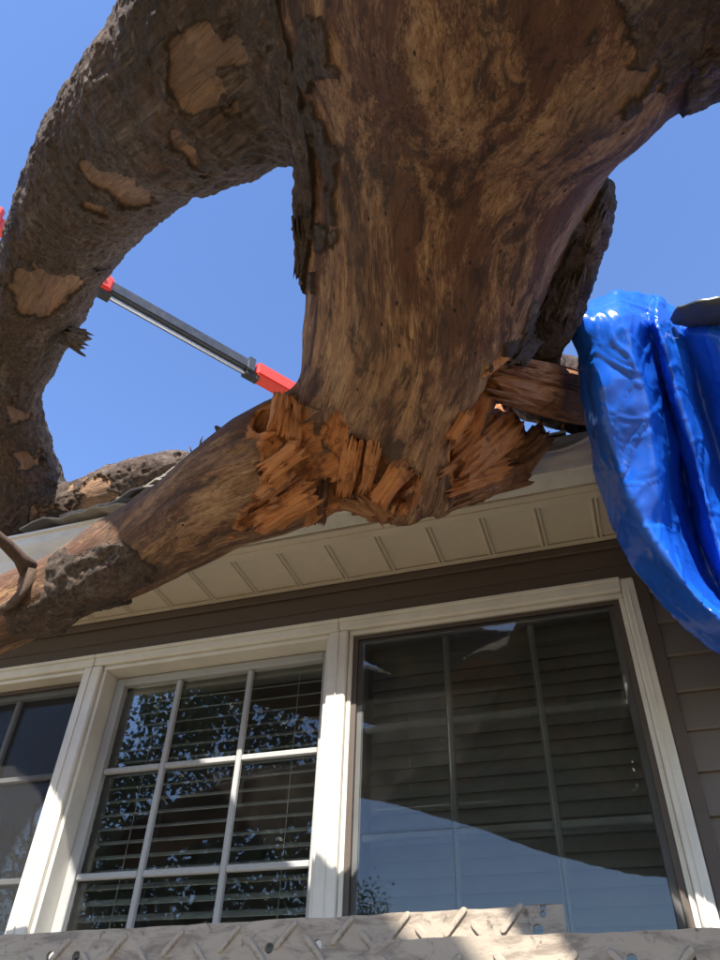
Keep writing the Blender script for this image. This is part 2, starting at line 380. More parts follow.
# roof: deck, two slopes, shingle courses near the eave as single shingles
PT = math.tan(math.radians(39))
def roofz(y): return H(1.585)+(y-1.66)*PT if y < 4.8 else H(1.585)+(4.8-1.66)*PT-(y-4.8)*PT
bm = bmesh.new(); t = 0.03
pr = [(1.66, roofz(1.66)), (4.8, roofz(4.8)), (7.95, roofz(7.95))]
a = [[bm.verts.new((x, y, z+dz)) for y, z in pr for dz in (0, )] for x in (XL-0.25, XR+0.25)]
c = [[bm.verts.new((x, y, z-t)) for y, z in pr] for x in (XL-0.25, XR+0.25)]
for k in (0, 1): bm.faces.new((a[0][k], a[1][k], a[1][k+1], a[0][k+1])); bm.faces.new((c[0][k], c[0][k+1], c[1][k+1], c[1][k]))
for k in (0, 1): bm.faces.new(a[k]+c[k][::-1])
bm.faces.new((a[0][0], c[0][0], c[1][0], a[1][0])); bm.faces.new((a[0][2], a[1][2], c[1][2], c[0][2]))
roof = part(bm_obj('roof', bm, 'shingle'), house)
gb = bmesh.new()
for x in (XL+0.05, XR-0.05):
    vs = [gb.verts.new((x, y, z)) for y, z in ((2.1, H(1.43)), (7.5, H(1.43)), (7.5, roofz(7.5)-0.04), (4.8, roofz(4.8)-0.04), (2.1, roofz(2.1)-0.04))]; gb.faces.new(vs)
part(bm_obj('gable', gb, 'taupe_siding'), house)
sb = bmesh.new(); add_box(sb, 0, 0.30, 0, 0.30, 0, 0.006); sm = bpy.data.meshes.new('shingle'); sb.to_mesh(sm); sb.free()
ang = math.atan(PT)
for row in range(3):
    x = -3.6+0.11*row
    while x < -0.2:
        o = mesh_obj('shingle', sm, 'shingle'); y = 1.645+row*0.13*math.cos(ang)
        o.location = (x, y, roofz(y)+0.008+0.007*row+random.uniform(0, .002)); o.rotation_euler = (ang+random.uniform(0.005, .02), 0, random.uniform(-.01, .01)); part(o, house); x += 0.304
# shingles torn loose and bent up beside the broken branch
for (p0, p1, d0, d1, w) in (((70, 520), (165, 490), 2.92, 2.62, .10), ((95, 516), (176, 482), 2.88, 2.60, .09), ((120, 510), (184, 474), 2.82, 2.58, .09),
                            ((140, 500), (196, 466), 2.78, 2.56, .07), ((60, 527), (150, 505), 2.86, 2.58, .10), ((30, 530), (120, 514), 3.0, 2.75, .10), ((165, 484), (205, 456), 2.72, 2.55, .06)):
    A = Vector(W(*p0, d0)); B = Vector(W(*p1, d1)); t = (B-A).normalized(); n = Vector((0.1, -0.35, 1)).normalized(); s = n.cross(t).normalized()
    bm = bmesh.new(); rows = []
    for k in range(9):
        u = k/8; c = A.lerp(B, u)+n*(0.012*math.sin(u*9+p0[0])+0.01*random.uniform(-1, 1))
        rows.append([bm.verts.new(c+s*w*q+n*(0.01*math.sin(3*q+p0[0])+zz)) for q, zz in ((-.5, 0), (0, .004), (.5, 0), (.5, .006), (0, .011), (-.5, .006))])
    for r0, r1 in zip(rows, rows[1:]):
        for q in range(6): bm.faces.new((r0[q], r0[(q+1) % 6], r1[(q+1) % 6], r1[q]))
    bm.faces.new(rows[0]); bm.faces.new(rows[-1][::-1])
    part(bm_obj('shingle', bm, 'shingle'), house)
# dark room behind the glass
bm = bmesh.new(); add_box(bm, -3.2, 0.7, 5.0, 5.05, 0.3, H(1.41)); part(bm_obj('room_wall', bm, 'room_paint'), house)
bm = bmesh.new(); add_box(bm, XL+0.12, XR-0.12, 2.15, 7.4, H(1.43), H(1.44)); part(bm_obj('room_ceiling', bm, 'room_paint'), house)
bm = bmesh.new(); add_box(bm, XL+0.12, XR-0.12, 2.15, 7.4, 0.28, 0.30); part(bm_obj('room_floor', bm, 'room_paint'), house)

# windows
wins = []
SASHY = [2.085, 2.085, 2.040]; VX = [(-2.36, -2.085), (-1.404, -1.130), (-0.436, -0.172)]; HZ = [(0.895, 0.57, 0.25), (0.892, 0.572, 0.25), (0.920, 0.616, 0.31)]
for i, (x0, x1) in enumerate(OPEN):
    lab = ['left window of the bank with sash grid and closed blinds', 'middle window with open blind slats behind its grid', 'right window with dark screened grid beside the siding'][i]
    bm = bmesh.new(); add_box(bm, x0, x1, 2.118, 2.134, H(-0.02), H(0.001))
    win = bm_obj('window', bm, 'white_vinyl'); part(win, house); win['label'] = lab; wins.append(win)
    def wp(name, bm, mat):
        o = bm_obj(name, bm, mat); o.parent = win; return o
    # frame: mullion / jambs with two steps
    bm = bmesh.new()
    lft = [-2.70, -1.7495, -0.8095][i]
    e = 0.002
    if i == 0: add_box(bm, -2.66, x0, 2.0, 2.13, H(-0.03), H(1.2425), 0.003); wp('frame', bm, 'white_vinyl'); bm = bmesh.new()
    add_box(bm, x1, [-1.6785, -0.7485, 0.1125+0.0385][i], 2.000, 2.13, H(-0.03), H(1.2425 if i < 2 else 1.2845), 0.004)     # mullion / jamb face
    wp('frame', bm, 'white_vinyl')
    bm = bmesh.new(); qx = x1+(0.030 if i < 2 else 0.016); add_box(bm, qx, qx+0.004, 1.996, 2.0005, H(-0.03), H(1.2425), 0.001); wp('bead', bm, 'white_vinyl')
    for sx in (x1-0.014, x0+0.0005):
        bm = bmesh.new(); add_box(bm, sx, sx+0.0135, 2.016, 2.128, H(-0.03), H(1.228), 0.002); wp('stop', bm, 'white_vinyl')
    bm = bmesh.new()
    hx = [(-2.66, -1.7145), (-1.7135, -0.7795), (-0.7785, 0.1118)][i]; add_box(bm, hx[0], hx[1], 1.998, 2.13, H(1.2435), H(1.284), 0.004)
    add_box(bm, (x0+0.001), x1-0.001, 2.014, 2.128, H(1.2285), H(1.243), 0.002)
    add_box(bm, hx[0], hx[1], 1.990, 1.9975, H(1.272), H(1.285), 0.002)
    wp('head', bm, 'white_vinyl')
    bm = bmesh.new(); add_box(bm, x0-0.03, x1+0.03, 1.97, 2.13, H(-0.07), H(-0.031), 0.004); wp('sill', bm, 'white_vinyl')
    # sash
    sy = SASHY[i]; st = 0.036
    for nm, bx in (('stile', (x0+0.0145, x0+0.0145+st, H(0.0), H(1.226))), ('stile', (x1-0.0145-st, x1-0.0145, H(0.0), H(1.226))),
                   ('rail', (x0+0.015+st, x1-0.015-st, H(1.196), H(1.226))), ('rail', (x0+0.015+st, x1-0.015-st, H(0.0), H(0.04)))):
        bm = bmesh.new(); add_box(bm, bx[0], bx[1], sy, sy+0.034, bx[2], bx[3], 0.003); wp(nm, bm, 'sash_vinyl')
    gx0, gx1, gz0, gz1 = x0+0.015+st, x1-0.015-st, H(0.04), H(1.196)
    vx = VX[i]; hz = [H(z) for z in HZ[i]]; mw = 0.0095
    for xx in vx:
        bm = bmesh.new(); add_box(bm, xx-mw, xx+mw, sy+0.004, sy+0.022, gz0+0.001, gz1-0.001, 0.003); wp('muntin', bm, 'grid_white' if i == 2 else 'sash_vinyl')
    xe = [gx0+0.001, vx[0]-mw, vx[0]+mw, vx[1]-mw, vx[1]+mw, gx1-0.001]
    for zz in hz:
        for k in (0, 2, 4):
            bm = bmesh.new(); add_box(bm, xe[k], xe[k+1], sy+0.005, sy+0.021, zz-mw, zz+mw, 0.003); wp('muntin', bm, 'grid_white' if i == 2 else 'sash_vinyl')
    xs = [gx0, vx[0], vx[1], gx1]; zs = [gz0]+hz[::-1]+[gz1]
    for a in range(3):
        for q in range(4):
            bm = bmesh.new(); po = 0.0235 if i < 2 else -0.022; add_box(bm, xs[a]+0.0006, xs[a+1]-0.0006, sy+po, sy+po+0.004, zs[q]+0.0006, zs[q+1]-0.0006); wp('pane', bm, 'glass')
    if i != 1:
        ys = sy-0.014
        bm = bmesh.new(); add_box(bm, x0+0.03, x1-0.03, ys, ys+0.001, H(0.015), H(1.213)); wp('screen', bm, 'screen')
        bm = bmesh.new(); add_box(bm, x0+0.0145, x0+0.030, ys-.003, ys+.006, H(0.0), H(1.226)); add_box(bm, x1-0.030, x1-0.0145, ys-.003, ys+.006, H(0.0), H(1.226))
        add_box(bm, x0+0.0302, x1-0.0302, ys-.003, ys+.006, H(1.213), H(1.226)); add_box(bm, x0+0.0302, x1-0.0302, ys-.003, ys+.006, H(0.0), H(0.015)); wp('screen_frame', bm, 'brown_trim')
# blinds
slm = bpy.data.meshes.new('slat'); bm = bmesh.new(); wdt = 0.80
prof = [(-.025, 0), (-.012, .002), (0, .0028), (.012, .002), (.025, 0), (.025, -.0026), (0, .0002), (-.025, -.0026)]
a = [bm.verts.new((-wdt/2, y, z)) for y, z in prof]; b = [bm.verts.new((wdt/2, y, z)) for y, z in prof]
for k in range(8): bm.faces.new((a[k], a[(k+1) % 8], b[(k+1) % 8], b[k]))
bm.faces.new(a[::-1]); bm.faces.new(b); bmesh.ops.recalc_face_normals(bm, faces=bm.faces); bm.to_mesh(slm); bm.free(); slm.materials.append(MATS['blind_slat'])
for i, (x0, x1) in enumerate(OPEN):
    xc = (x0+x1)/2; yb = 2.19
    bl = empty('venetian_blind', (xc, yb, H(0.02)), ['pale venetian blind with closed slats in the left window', 'pale venetian blind with open slats in the middle window', 'pale venetian blind with closed slats in the right window'][i], 'blind', 'blinds behind the three windows')
    box_obj('head_rail', xc-0.40, xc+0.40, yb-0.03, yb+0.03, H(1.20), H(1.25), 'blind_slat', bl, 0.004)
    tilt = [1.15, 0.50, 1.2][i]; n = 27
    for k in range(n):
        o = mesh_obj('slat', slm); o.location = (xc, yb, H(1.175-0.0435*k)); o.rotation_euler = (tilt+random.uniform(-.04, .04), random.uniform(-.002, .002), 0); part(o, bl)
    for dx in (-0.27, 0.27):
        bm = bmesh.new(); beam(bm, (xc+dx, yb-0.032, H(0.03)), (xc+dx, yb-0.032, H(1.2)), 0.002, 0.002, (0, 1, 0)); part(bm_obj('ladder_cord', bm, 'cord_white'), bl)
    if i == 1:
        bm = bmesh.new(); beam(bm, (xc-0.2, yb-0.045, H(0.5)), (xc-0.19, yb-0.04, H(1.2)), 0.006, 0.006, (0, 1, 0)); part(bm_obj('tilt_wand', bm, 'cord_white'), bl)

# ------------------------------------------------------------------ fallen tree (implicit surface -> quads -> subdivided, displaced)
def node(p0, p1, d):
    a, b = ray(*p0), ray(*p1); c = a+b; c /= np.linalg.norm(c); al = 0.5*math.acos(np.clip(a.dot(b), -1, 1)); return (c*d+EYEV, d*math.sin(al))
def nodec(p, d, r): return (W(*p, d), r)
CH = {}
CH['trunk'] = [(np.array([1.10, -0.9, EYE+1.80]), .47), (np.array([0.78, -0.45, EYE+1.76]), .45), (np.array([0.45, -0.06, EYE+1.70]), .44), node((300, -90), (775, -60), 1.66), node((306, 30), (664, 70), 1.70), node((315, 130), (600, 172), 1.75), node((314, 230), (552, 274), 1.78),
               node((303, 330), (510, 358), 1.80), node((298, 405), (484, 425), 1.83), node((304, 470), (466, 482), 1.88), node((316, 520), (450, 535), 1.93)]
CH['limb_a'] = [nodec((460, -140), 1.80, .22), node((190, -80), (400, 70), 1.86), node((127, -3), (287, 146), 1.98), node((76, 72), (212, 174), 2.22), node((36, 148), (150, 220), 2.50), node((20, 205), (104, 277), 2.72),
                node((-8, 290), (72, 335), 2.92), node((-36, 380), (41, 388), 3.08), node((-8, 455), (50, 452), 3.2), nodec((18, 500), 3.30, .16), nodec((-40, 520), 3.4, .17), nodec((-140, 545), 3.6, .15)]
CH['limb_b'] = [nodec((385, 415), 1.84, .12), node((278, 396), (312, 526), 1.81), node((204, 443), (238, 552), 1.84), node((152, 488), (182, 577), 1.93), node((100, 524), (122, 606), 2.03),
                node((48, 556), (60, 628), 2.14), node((0, 578), (8, 652), 2.25), node((-70, 612), (-60, 684), 2.4), node((-160, 650), (-150, 720), 2.55)]
CH['limb_c'] = [nodec((592, 196), 1.80, .035), nodec((586, 222), 1.82, .048), nodec((571, 262), 1.86, .06), nodec((547, 310), 1.94, .075), nodec((524, 350), 2.07, .09), nodec((528, 380), 2.24, .095), nodec((585, 398), 2.46, .10), nodec((660, 410), 2.6, .10)]
CH['limb_d'] = [nodec((15, 505), 3.28, .10), nodec((70, 508), 3.18, .085), nodec((120, 488), 3.06, .085), nodec((165, 470), 2.97, .07), nodec((186, 462), 2.93, .045)]
CH['ridge'] = [nodec((322, -20), 1.60, .05), nodec((318, 60), 1.63, .04), nodec((318, 130), 1.67, .036), nodec((314, 190), 1.71, .036), nodec((312, 245), 1.75, .03), nodec((308, 285), 1.78, .016)]
CH['knot'] = [nodec((800, -80), 1.55, .20), nodec((740, -20), 1.58, .16), nodec((705, 22), 1.62, .125), nodec((688, 46), 1.64, .09)]
CH['break'] = [nodec((338, 506), 1.88, .045), nodec((390, 500), 1.90, .06), nodec((432, 450), 1.93, .09), nodec((485, 435), 2.08, .105), nodec((500, 465), 2.1, .07), nodec((470, 490), 2.04, .05)]
names = list(CH); SEG = []
for ci, nme in enumerate(names):
    nd = CH[nme]; s = 0.0; e = None
    _a = np.array([[*p, r] for p, r in nd]); _a = cr(_a, 3*(len(_a)-1)+1); nd = [(q[:3], q[3]) for q in _a]
    fr = []
    for i in range(len(nd)):
        t = nd[min(i+1, len(nd)-1)][0]-nd[max(i-1, 0)][0]; t /= np.linalg.norm(t)
        if e is None: e = np.cross(t, [0.3, 0.2, 1.0]); e /= np.linalg.norm(e)
        e = e-t*e.dot(t); e /= np.linalg.norm(e); fr.append((e.copy(), np.cross(t, e)))
    for i in range(len(nd)-1):
        L = np.linalg.norm(nd[i+1][0]-nd[i][0]); SEG.append((ci, nd[i][0], nd[i+1][0], nd[i][1], nd[i+1][1], fr[i], fr[i+1], s, L)); s += L
def surf(x, y):
    r = ray(x, y); t = 0.9
    for _ in range(60):
        p = EYEV+r*t; dm = 9.0
        for (_c, a, b, ra, rb, *_z) in SEG:
            ba = b-a; h = min(1.0, max(0.0, (p-a).dot(ba)/ba.dot(ba))); dm = min(dm, np.linalg.norm(p-a-h*ba)-(ra+h*(rb-ra)))
        t += dm
        if dm < 0.002: return t
        if t > 4: break
    return None
# bites torn out of the underside: faceted convex chunks (centre pixel, distance, size along/across/deep, direction pixel)
CARVE = []
def bite(px, d, size, to, seed):
    r = np.random.default_rng(seed); c = W(*px, d); t = W(*to, d)-c; t /= np.linalg.norm(t); n = ray(*px); n = n-t*n.dot(t); n /= np.linalg.norm(n); s = np.cross(t, n)
    pl = []
    for k in range(11):
        v = r.normal(size=3); v /= np.linalg.norm(v); pl.append((v[0]*t/size[0]+v[1]*s/size[1]+v[2]*n/size[2], r.uniform(0.75, 1.1)))
    CARVE.append((c, pl, min(size)))
for k, (px, off, size, to) in enumerate((((284, 405), .0, (.085, .045, .05), (272, 450)), ((290, 462), .0, (.075, .08, .055), (262, 500)), ((284, 512), .0, (.09, .05, .045), (330, 490)),
                                       ((358, 470), .0, (.09, .04, .04), (350, 520)), ((396, 488), .0, (.06, .05, .05), (380, 520)), ((470, 440), .02, (.09, .045, .06), (440, 500)), ((330, 500), .0, (.06, .04, .04), (320, 540)))):
    bite(px, (surf(*px) or 1.75)+off, size, to, k+1)
CUTC = W(388, 505, (surf(388, 505) or 1.75)); _q = [sg for sg in SEG if sg[0] == 0]; CUTT = _q[-1][2]-_q[-8][1]; CUTT /= np.linalg.norm(CUTT)
_e = np.cross(CUTT, [0, 0, 1.]); _e /= np.linalg.norm(_e); _e2 = np.cross(CUTT, _e)
def cut_val(P):
    q = P-CUTC; l = np.stack([q@_e, q@_e2, 0*q[:, 0]], 1)
    return q@CUTT-0.05*fbm(l*11, 2)-0.030*pn(l*34+3)-0.045
def carve_val(P):
    v = np.full(len(P), 9.0)
    for c, pl, m in CARVE:
        q = P-c; near = (np.abs(q).max(axis=1) < 0.35)
        if not near.any(): continue
        qq = q[near]; e = np.full(len(qq), -9.0)
        for n, w in pl: e = np.maximum(e, (qq@n-w)/np.linalg.norm(n))
        v[near] = np.minimum(v[near], e)
    return v
def smin(a, b, k):
    h = np.clip(.5+.5*(b-a)/k, 0, 1); return b*(1-h)+a*h-k*h*(1-h)
HG = 0.021
lo = np.array([-2.75, -0.60, EYE+0.80]); hi = np.array([1.32, 2.30, EYE+2.45])
N = np.ceil((hi-lo)/HG).astype(int); ax = [lo[k]+HG*np.arange(N[k]) for k in range(3)]
D = np.full(N, 1.0, np.float32); Dc = {}
for ci in range(len(names)):
    C = np.full(N, 1.0, np.float32)
    for (c2, a, b, ra, rb, *_r0) in SEG:
        if c2 != ci: continue
        m0 = np.minimum(a-ra, b-rb)-0.14; m1 = np.maximum(a+ra, b+rb)+0.14
        i0 = np.clip(((m0-lo)/HG).astype(int), 0, N); i1 = np.clip(((m1-lo)/HG).astype(int)+1, 0, N)
        if (i1 <= i0).any(): continue
        S = tuple(slice(p, q) for p, q in zip(i0, i1))
        gx, gy, gz = [ax[k][S[k]].astype(np.float32).reshape([-1 if j == k else 1 for j in range(3)]) for k in range(3)]
        ba = b-a; l2 = ba.dot(ba)
        h = np.clip(((gx-a[0])*ba[0]+(gy-a[1])*ba[1]+(gz-a[2])*ba[2])/l2, 0, 1)
        d = np.sqrt((gx-a[0]-h*ba[0])**2+(gy-a[1]-h*ba[1])**2+(gz-a[2]-h*ba[2])**2)-(ra+h*(rb-ra))
        C[S] = np.minimum(C[S], d)
    if ci == 0:
        nr = np.argwhere(np.abs(C) < 0.30); Pr = nr*HG+lo; ok = np.linalg.norm(Pr-CUTC, axis=1) < 0.6; nr = nr[ok]; C[tuple(nr.T)] = np.maximum(C[tuple(nr.T)], cut_val(Pr[ok]))
    D = smin(D, C, {0: .01, 1: .16, 2: .045, 3: .02, 4: .03, 5: .015, 6: .05, 7: .03, }[ci])
near = np.argwhere(np.abs(D) < 0.14); Pn = near*HG+lo
cv = carve_val(Pn); D[tuple(near.T)] = np.maximum(D[tuple(near.T)], -cv)
D[0], D[-1] = 1, 1; D[:, 0], D[:, -1] = 1, 1; D[:, :, 0], D[:, :, -1] = 1, 1
def surface_nets(D, h, lo):
    s = D < 0; n = D.shape
    cnt = np.zeros([q-1 for q in n], np.int8)
    for dx in (0, 1):
        for dy in (0, 1):
            for dz in (0, 1): cnt += s[dx:n[0]-1+dx, dy:n[1]-1+dy, dz:n[2]-1+dz]
    cells = np.argwhere((cnt > 0) & (cnt < 8)); idx = np.full(cnt.shape, -1, np.int64); idx[tuple(cells.T)] = np.arange(len(cells))
    acc = np.zeros((len(cells), 3)); num = np.zeros(len(cells))
    for axn in range(3):
        o = [k for k in range(3) if k != axn]
        for p in (0, 1):
            for q in (0, 1):
                c0 = cells.copy(); c0[:, o[0]] += p; c0[:, o[1]] += q; c1 = c0.copy(); c1[:, axn] += 1
                v0 = D[tuple(c0.T)]; v1 = D[tuple(c1.T)]; m = (v0 < 0) != (v1 < 0); t = np.where(m, v0/(v0-v1+1e-12), 0)
                pt = c0.astype(float); pt[:, axn] += t; acc[m] += pt[m]; num[m] += 1
    V = acc/num[:, None]*h+lo; Q = []
    for axn in range(3):
        o = [(axn+1) % 3, (axn+2) % 3]; sl0 = [slice(None)]*3; sl1 = [slice(None)]*3; sl0[axn] = slice(0, -1); sl1[axn] = slice(1, None)
        a = s[tuple(sl0)]; b = s[tuple(sl1)]; E_ = np.argwhere(a != b); fl = a[tuple(E_.T)]
        E_ok = (E_[:, o[0]] > 0) & (E_[:, o[1]] > 0); E_ = E_[E_ok]; fl = fl[E_ok]
        def cell(p, q): c = E_.copy(); c[:, o[0]] -= p; c[:, o[1]] -= q; return idx[tuple(np.minimum(c, np.array(idx.shape)-1).T)]
        q = np.stack([cell(1, 1), cell(0, 1), cell(0, 0), cell(1, 0)], 1); q[~fl] = q[~fl][:, ::-1]; Q.append(q)
    Q = np.concatenate(Q); return V, Q[(Q >= 0).all(axis=1)]
V, Q = surface_nets(D, HG, lo); del D
def np_mesh(name, V, Q, smooth=True):
    me = bpy.data.meshes.new(name); k = Q.shape[1]
    me.vertices.add(len(V)); me.vertices.foreach_set('co', np.ascontiguousarray(V, np.float32).ravel())
    me.loops.add(Q.size); me.loops.foreach_set('vertex_index', np.ascontiguousarray(Q, np.int32).ravel())
    me.polygons.add(len(Q)); me.polygons.foreach_set('loop_start', np.arange(0, Q.size, k, dtype=np.int32))
    me.update(calc_edges=True); me.validate()
    me.polygons.foreach_set('use_smooth', np.full(len(me.polygons), smooth)); return me
tmp = bpy.data.objects.new('tmp', np_mesh('tmp', V, Q)); COL.objects.link(tmp)
sd = tmp.modifiers.new('s', 'SUBSURF'); sd.levels = 2; sd.render_levels = 2
dg = bpy.context.evaluated_depsgraph_get(); me2 = bpy.data.meshes.new_from_object(tmp.evaluated_get(dg)); bpy.data.objects.remove(tmp, do_unlink=True)
nv = len(me2.vertices); P = np.empty(nv*3, np.float32); me2.vertices.foreach_get('co', P); P = P.reshape(-1, 3).astype(float)
NM = np.empty(nv*3, np.float32); me2.vertices.foreach_get('normal', NM); NM = NM.reshape(-1, 3).astype(float)
F = np.empty(len(me2.polygons)*4, np.int32); me2.loops.foreach_get('vertex_index', F); F = F.reshape(-1, 4); bpy.data.meshes.remove(me2)
# nearest limb, grain coordinates
jit = 0.05*fbm(P*16, 2); best = np.full(nv, 9.0); lab = np.zeros(nv, int); GC = np.zeros((nv, 3))
for (ci, a, b, ra, rb, f0, f1, s0, L) in SEG:
    ix = np.where(((P > np.minimum(a-ra, b-rb)-.12) & (P < np.maximum(a+ra, b+rb)+.12)).all(axis=1))[0]
    ba = b-a; Q_ = P[ix]; h = np.clip(((Q_-a)@ba)/ba.dot(ba), 0, 1); q = Q_-a-h[:, None]*ba; d = np.linalg.norm(q, axis=1)-(ra+h*(rb-ra))
    if ci == 2: d = d+jit[ix]
    k = d < best[ix]; m = ix[k]; best[m] = d[k]; lab[m] = ci; q = q[k]; h = h[k]; hm = h[:, None]
    e1 = f0[0]*(1-hm)+f1[0]*hm; e2 = f0[1]*(1-hm)+f1[1]*hm
    GC[m] = np.stack([(q*e1).sum(1)+ci*3.7, (q*e2).sum(1), s0+h*L], 1)
for ci in (0, 2, 3, 4, 5, 6, 7):
    nd = CH[names[ci]]; i0 = 3 if ci == 0 else 0; t = nd[-1][0]-nd[i0][0]; t = t/np.linalg.norm(t); e = np.cross(t, [0.3, 0.2, 1.0]); e /= np.linalg.norm(e); f = np.cross(t, e); m = lab == ci; q = P[m]-nd[i0][0]
    s_ = q@t; wv = 0.03*np.sin(s_*5)+0.012*np.sin(s_*13+1)
    GC[m] = np.stack([q@e+ci*3.7+wv, q@f, s_], 1)
cv = carve_val(P); ct = cut_val(P); fresh = sstep(-0.006, 0.003, -best)*sstep(0.012, 0.004, np.abs(cv))*(best < -0.003)
fresh = np.maximum(fresh, ((lab == 0) & (np.abs(ct) < 0.03) & (best < -0.012) & (np.linalg.norm(P-CUTC, axis=1) < 0.5))*0.9); fresh = np.clip(fresh*1.2, 0, 1); fresh = np.where(lab == 7, 0.08+0.62*sstep(0.0, .6, fbm(P*14, 2)), fresh)
# picking surface points by looking along a pixel's ray
RD = P-EYEV; DD = np.linalg.norm(RD, axis=1); RD = RD/DD[:, None]
def hit(x, y):
    c = RD@ray(x, y); m = np.where(c > math.cos(0.012))[0]
    if len(m) == 0: return W(x, y, 2.1)
    return P[m[np.argmin(DD[m])]]
bk = np.array([-0.78, 0.55, -0.32, 0.6, 0.15, 0.7, 0.6, -2.0])[lab]
Pw = P+0.05*np.stack([fbm(P*7+3, 3), fbm(P*7+31, 3), fbm(P*7+77, 3)], 1)*2.2
bk = bk+0.45*fbm(P*4.5, 3)+np.where(lab == 2, 0.5, 1.0)*(0.34*pn(P*22)+0.24*pn(P*58))
def blob(x, y, r, w):
    global bk
    c = hit(x, y); d = np.linalg.norm(Pw-c, axis=1); bk = bk+w*np.exp(-(d/r)**2*1.2)
for p in ((196, 82, .075, -2.0), (178, 100, .05, -1.2), (120, 202, .07, -1.9), (95, 226, .05, -1.6), (185, 165, .05, -1.6), (35, 296, .09, -2.0), (20, 420, .06, -1.2), (30, 470, .06, -1.0),
          (305, 15, .06, 1.6), (306, 60, .055, 1.6), (309, 105, .05, 1.6), (312, 150, .05, 1.6), (314, 195, .05, 1.7), (310, 235, .05, 1.8), (305, 270, .035, 1.6),
          (685, 35, .08, 1.2), (700, 50, .08, 1.4), (710, 0, .12, 1.4), (620, -20, .10, 0.8),
          (590, 225, .06, 1.2), (560, 285, .07, 1.2), (530, 335, .07, 1.2), (500, 355, .05, 1.0),
          (60, 600, .08, 1.4), (95, 588, .08, 1.6), (130, 580, .06, 1.4), (30, 620, .08, 1.2),
          (20, 585, .06, -0.9), (90, 505, .06, -.5), (150, 490, .06, -.5)):
    blob(*p)
bark = sstep(0.0, 0.10, bk)*(1-fresh)
g = GC.copy(); rid = 1-np.abs(fbm(g*np.array([17, 17, 5.0]), 3)); fl = fbm(g*np.array([9, 9, 1.3]), 3); lump = fbm(P*3.3, 2)
disp = 0.016*lump*(1-fresh)+(1-bark)*(1-fresh)*(0.0075*fl+0.0025*fbm(g*np.array([60, 60, 5]), 2)) + bark*(0.009+0.016*(rid-0.75)+0.008*fbm(P*np.array([46, 46, 46]), 3)+0.008*fbm(P*11, 2))
disp += fresh*np.where(lab == 7, 2.6, 1.0)*(0.010*fbm(g*np.array([45, 45, 6]), 3)+0.008*fbm(P*22, 2))
P2 = P+NM*disp[:, None]
# normals of the displaced whole surface
fn = np.cross(P2[F[:, 2]]-P2[F[:, 0]], P2[F[:, 3]]-P2[F[:, 1]]); VN = np.zeros_like(P2)
for k in range(4): np.add.at(VN, F[:, k], fn)
VN /= np.linalg.norm(VN, axis=1)[:, None]+1e-12
tree = empty('fallen_tree', (2.55, -7.0, 0.0), 'huge dead debarked tree trunk with forked limbs fallen onto the eave', 'tree')
PARTLAB = ['broad bare brown trunk with streaked grain and torn orange end', 'dark bark covered limb arching to the upper left', 'broken limb slanting down left in front of the gutter', 'dark bark covered broken limb at right, splintered by the tarp', 'broken branch stub lying on the shingles', 'dark ridge of bark along the left edge of the trunk', 'bark covered knot at the top right of the trunk', 'torn red brown wood under the trunk']
PNAME = ['trunk', 'limb', 'limb', 'limb', 'limb', 'bark_ridge', 'knot', 'torn_wood']
flab = lab[F[:, 0]]
def attrs(me, GCv, bkv, frv, pale=None):
    if pale is not None: a = me.attributes.new('pale', 'FLOAT', 'POINT'); a.data.foreach_set('value', np.ascontiguousarray(pale, np.float32))
    a = me.attributes.new('gc', 'FLOAT_VECTOR', 'POINT'); a.data.foreach_set('vector', np.ascontiguousarray(GCv, np.float32).ravel())
    a = me.attributes.new('bark', 'FLOAT', 'POINT'); a.data.foreach_set('value', np.ascontiguousarray(bkv, np.float32))
    a = me.attributes.new('fresh', 'FLOAT', 'POINT'); a.data.foreach_set('value', np.ascontiguousarray(frv, np.float32))
for ci in range(len(names)):
    fs = F[flab == ci]; u, inv = np.unique(fs, return_inverse=True); me = np_mesh(PNAME[ci], P2[u], inv.reshape(-1, 4))
    attrs(me, GC[u], bark[u], fresh[u], np.full(len(u), [0.0, 1.0, 0.15, 0.2, 0.7, 0, 0, 0][ci])); me.normals_split_custom_set_from_vertices(VN[u])
    o = mesh_obj(PNAME[ci], me, 'tree_wood'); part(o, tree); o['label'] = PARTLAB[ci]
# lower trunk running down behind the viewer to the root flare
pts = [(0.80, -0.48, EYE+1.763), (1.1, -0.9, EYE+1.80), (1.5, -1.8, EYE+1.72), (1.9, -2.9, EYE+1.5), (2.2, -4.1, EYE+0.95), (2.4, -5.3, EYE+0.2), (2.5, -6.2, EYE-0.6), (2.55, -6.8, EYE-1.2), (2.55, -7.2, EYE-1.62)]
sp = []; rr = []
for k in range(len(pts)-1):
    for q in range(6):
        u = q/6; sp.append([pts[k][j]*(1-u)+pts[k+1][j]*u for j in range(3)]); R_ = [.447, .465, .49, .52, .54, .57, .64, .80, 1.05]; rr.append(R_[k]*(1-u)+R_[k+1]*u)
bm = tube_mesh('trunk_base', sp, rr, 40, 0.04); o = bm_obj('trunk_base', bm, None, None, True); part(o, tree)
cc = np.array([v.co for v in o.data.vertices]); attrs(o.data, np.stack([cc[:, 0], cc[:, 2], cc[:, 1]], 1), (pn(cc*2) > -0.1).astype(float), np.zeros(len(cc))); o.data.materials.append(MATS['tree_wood'])

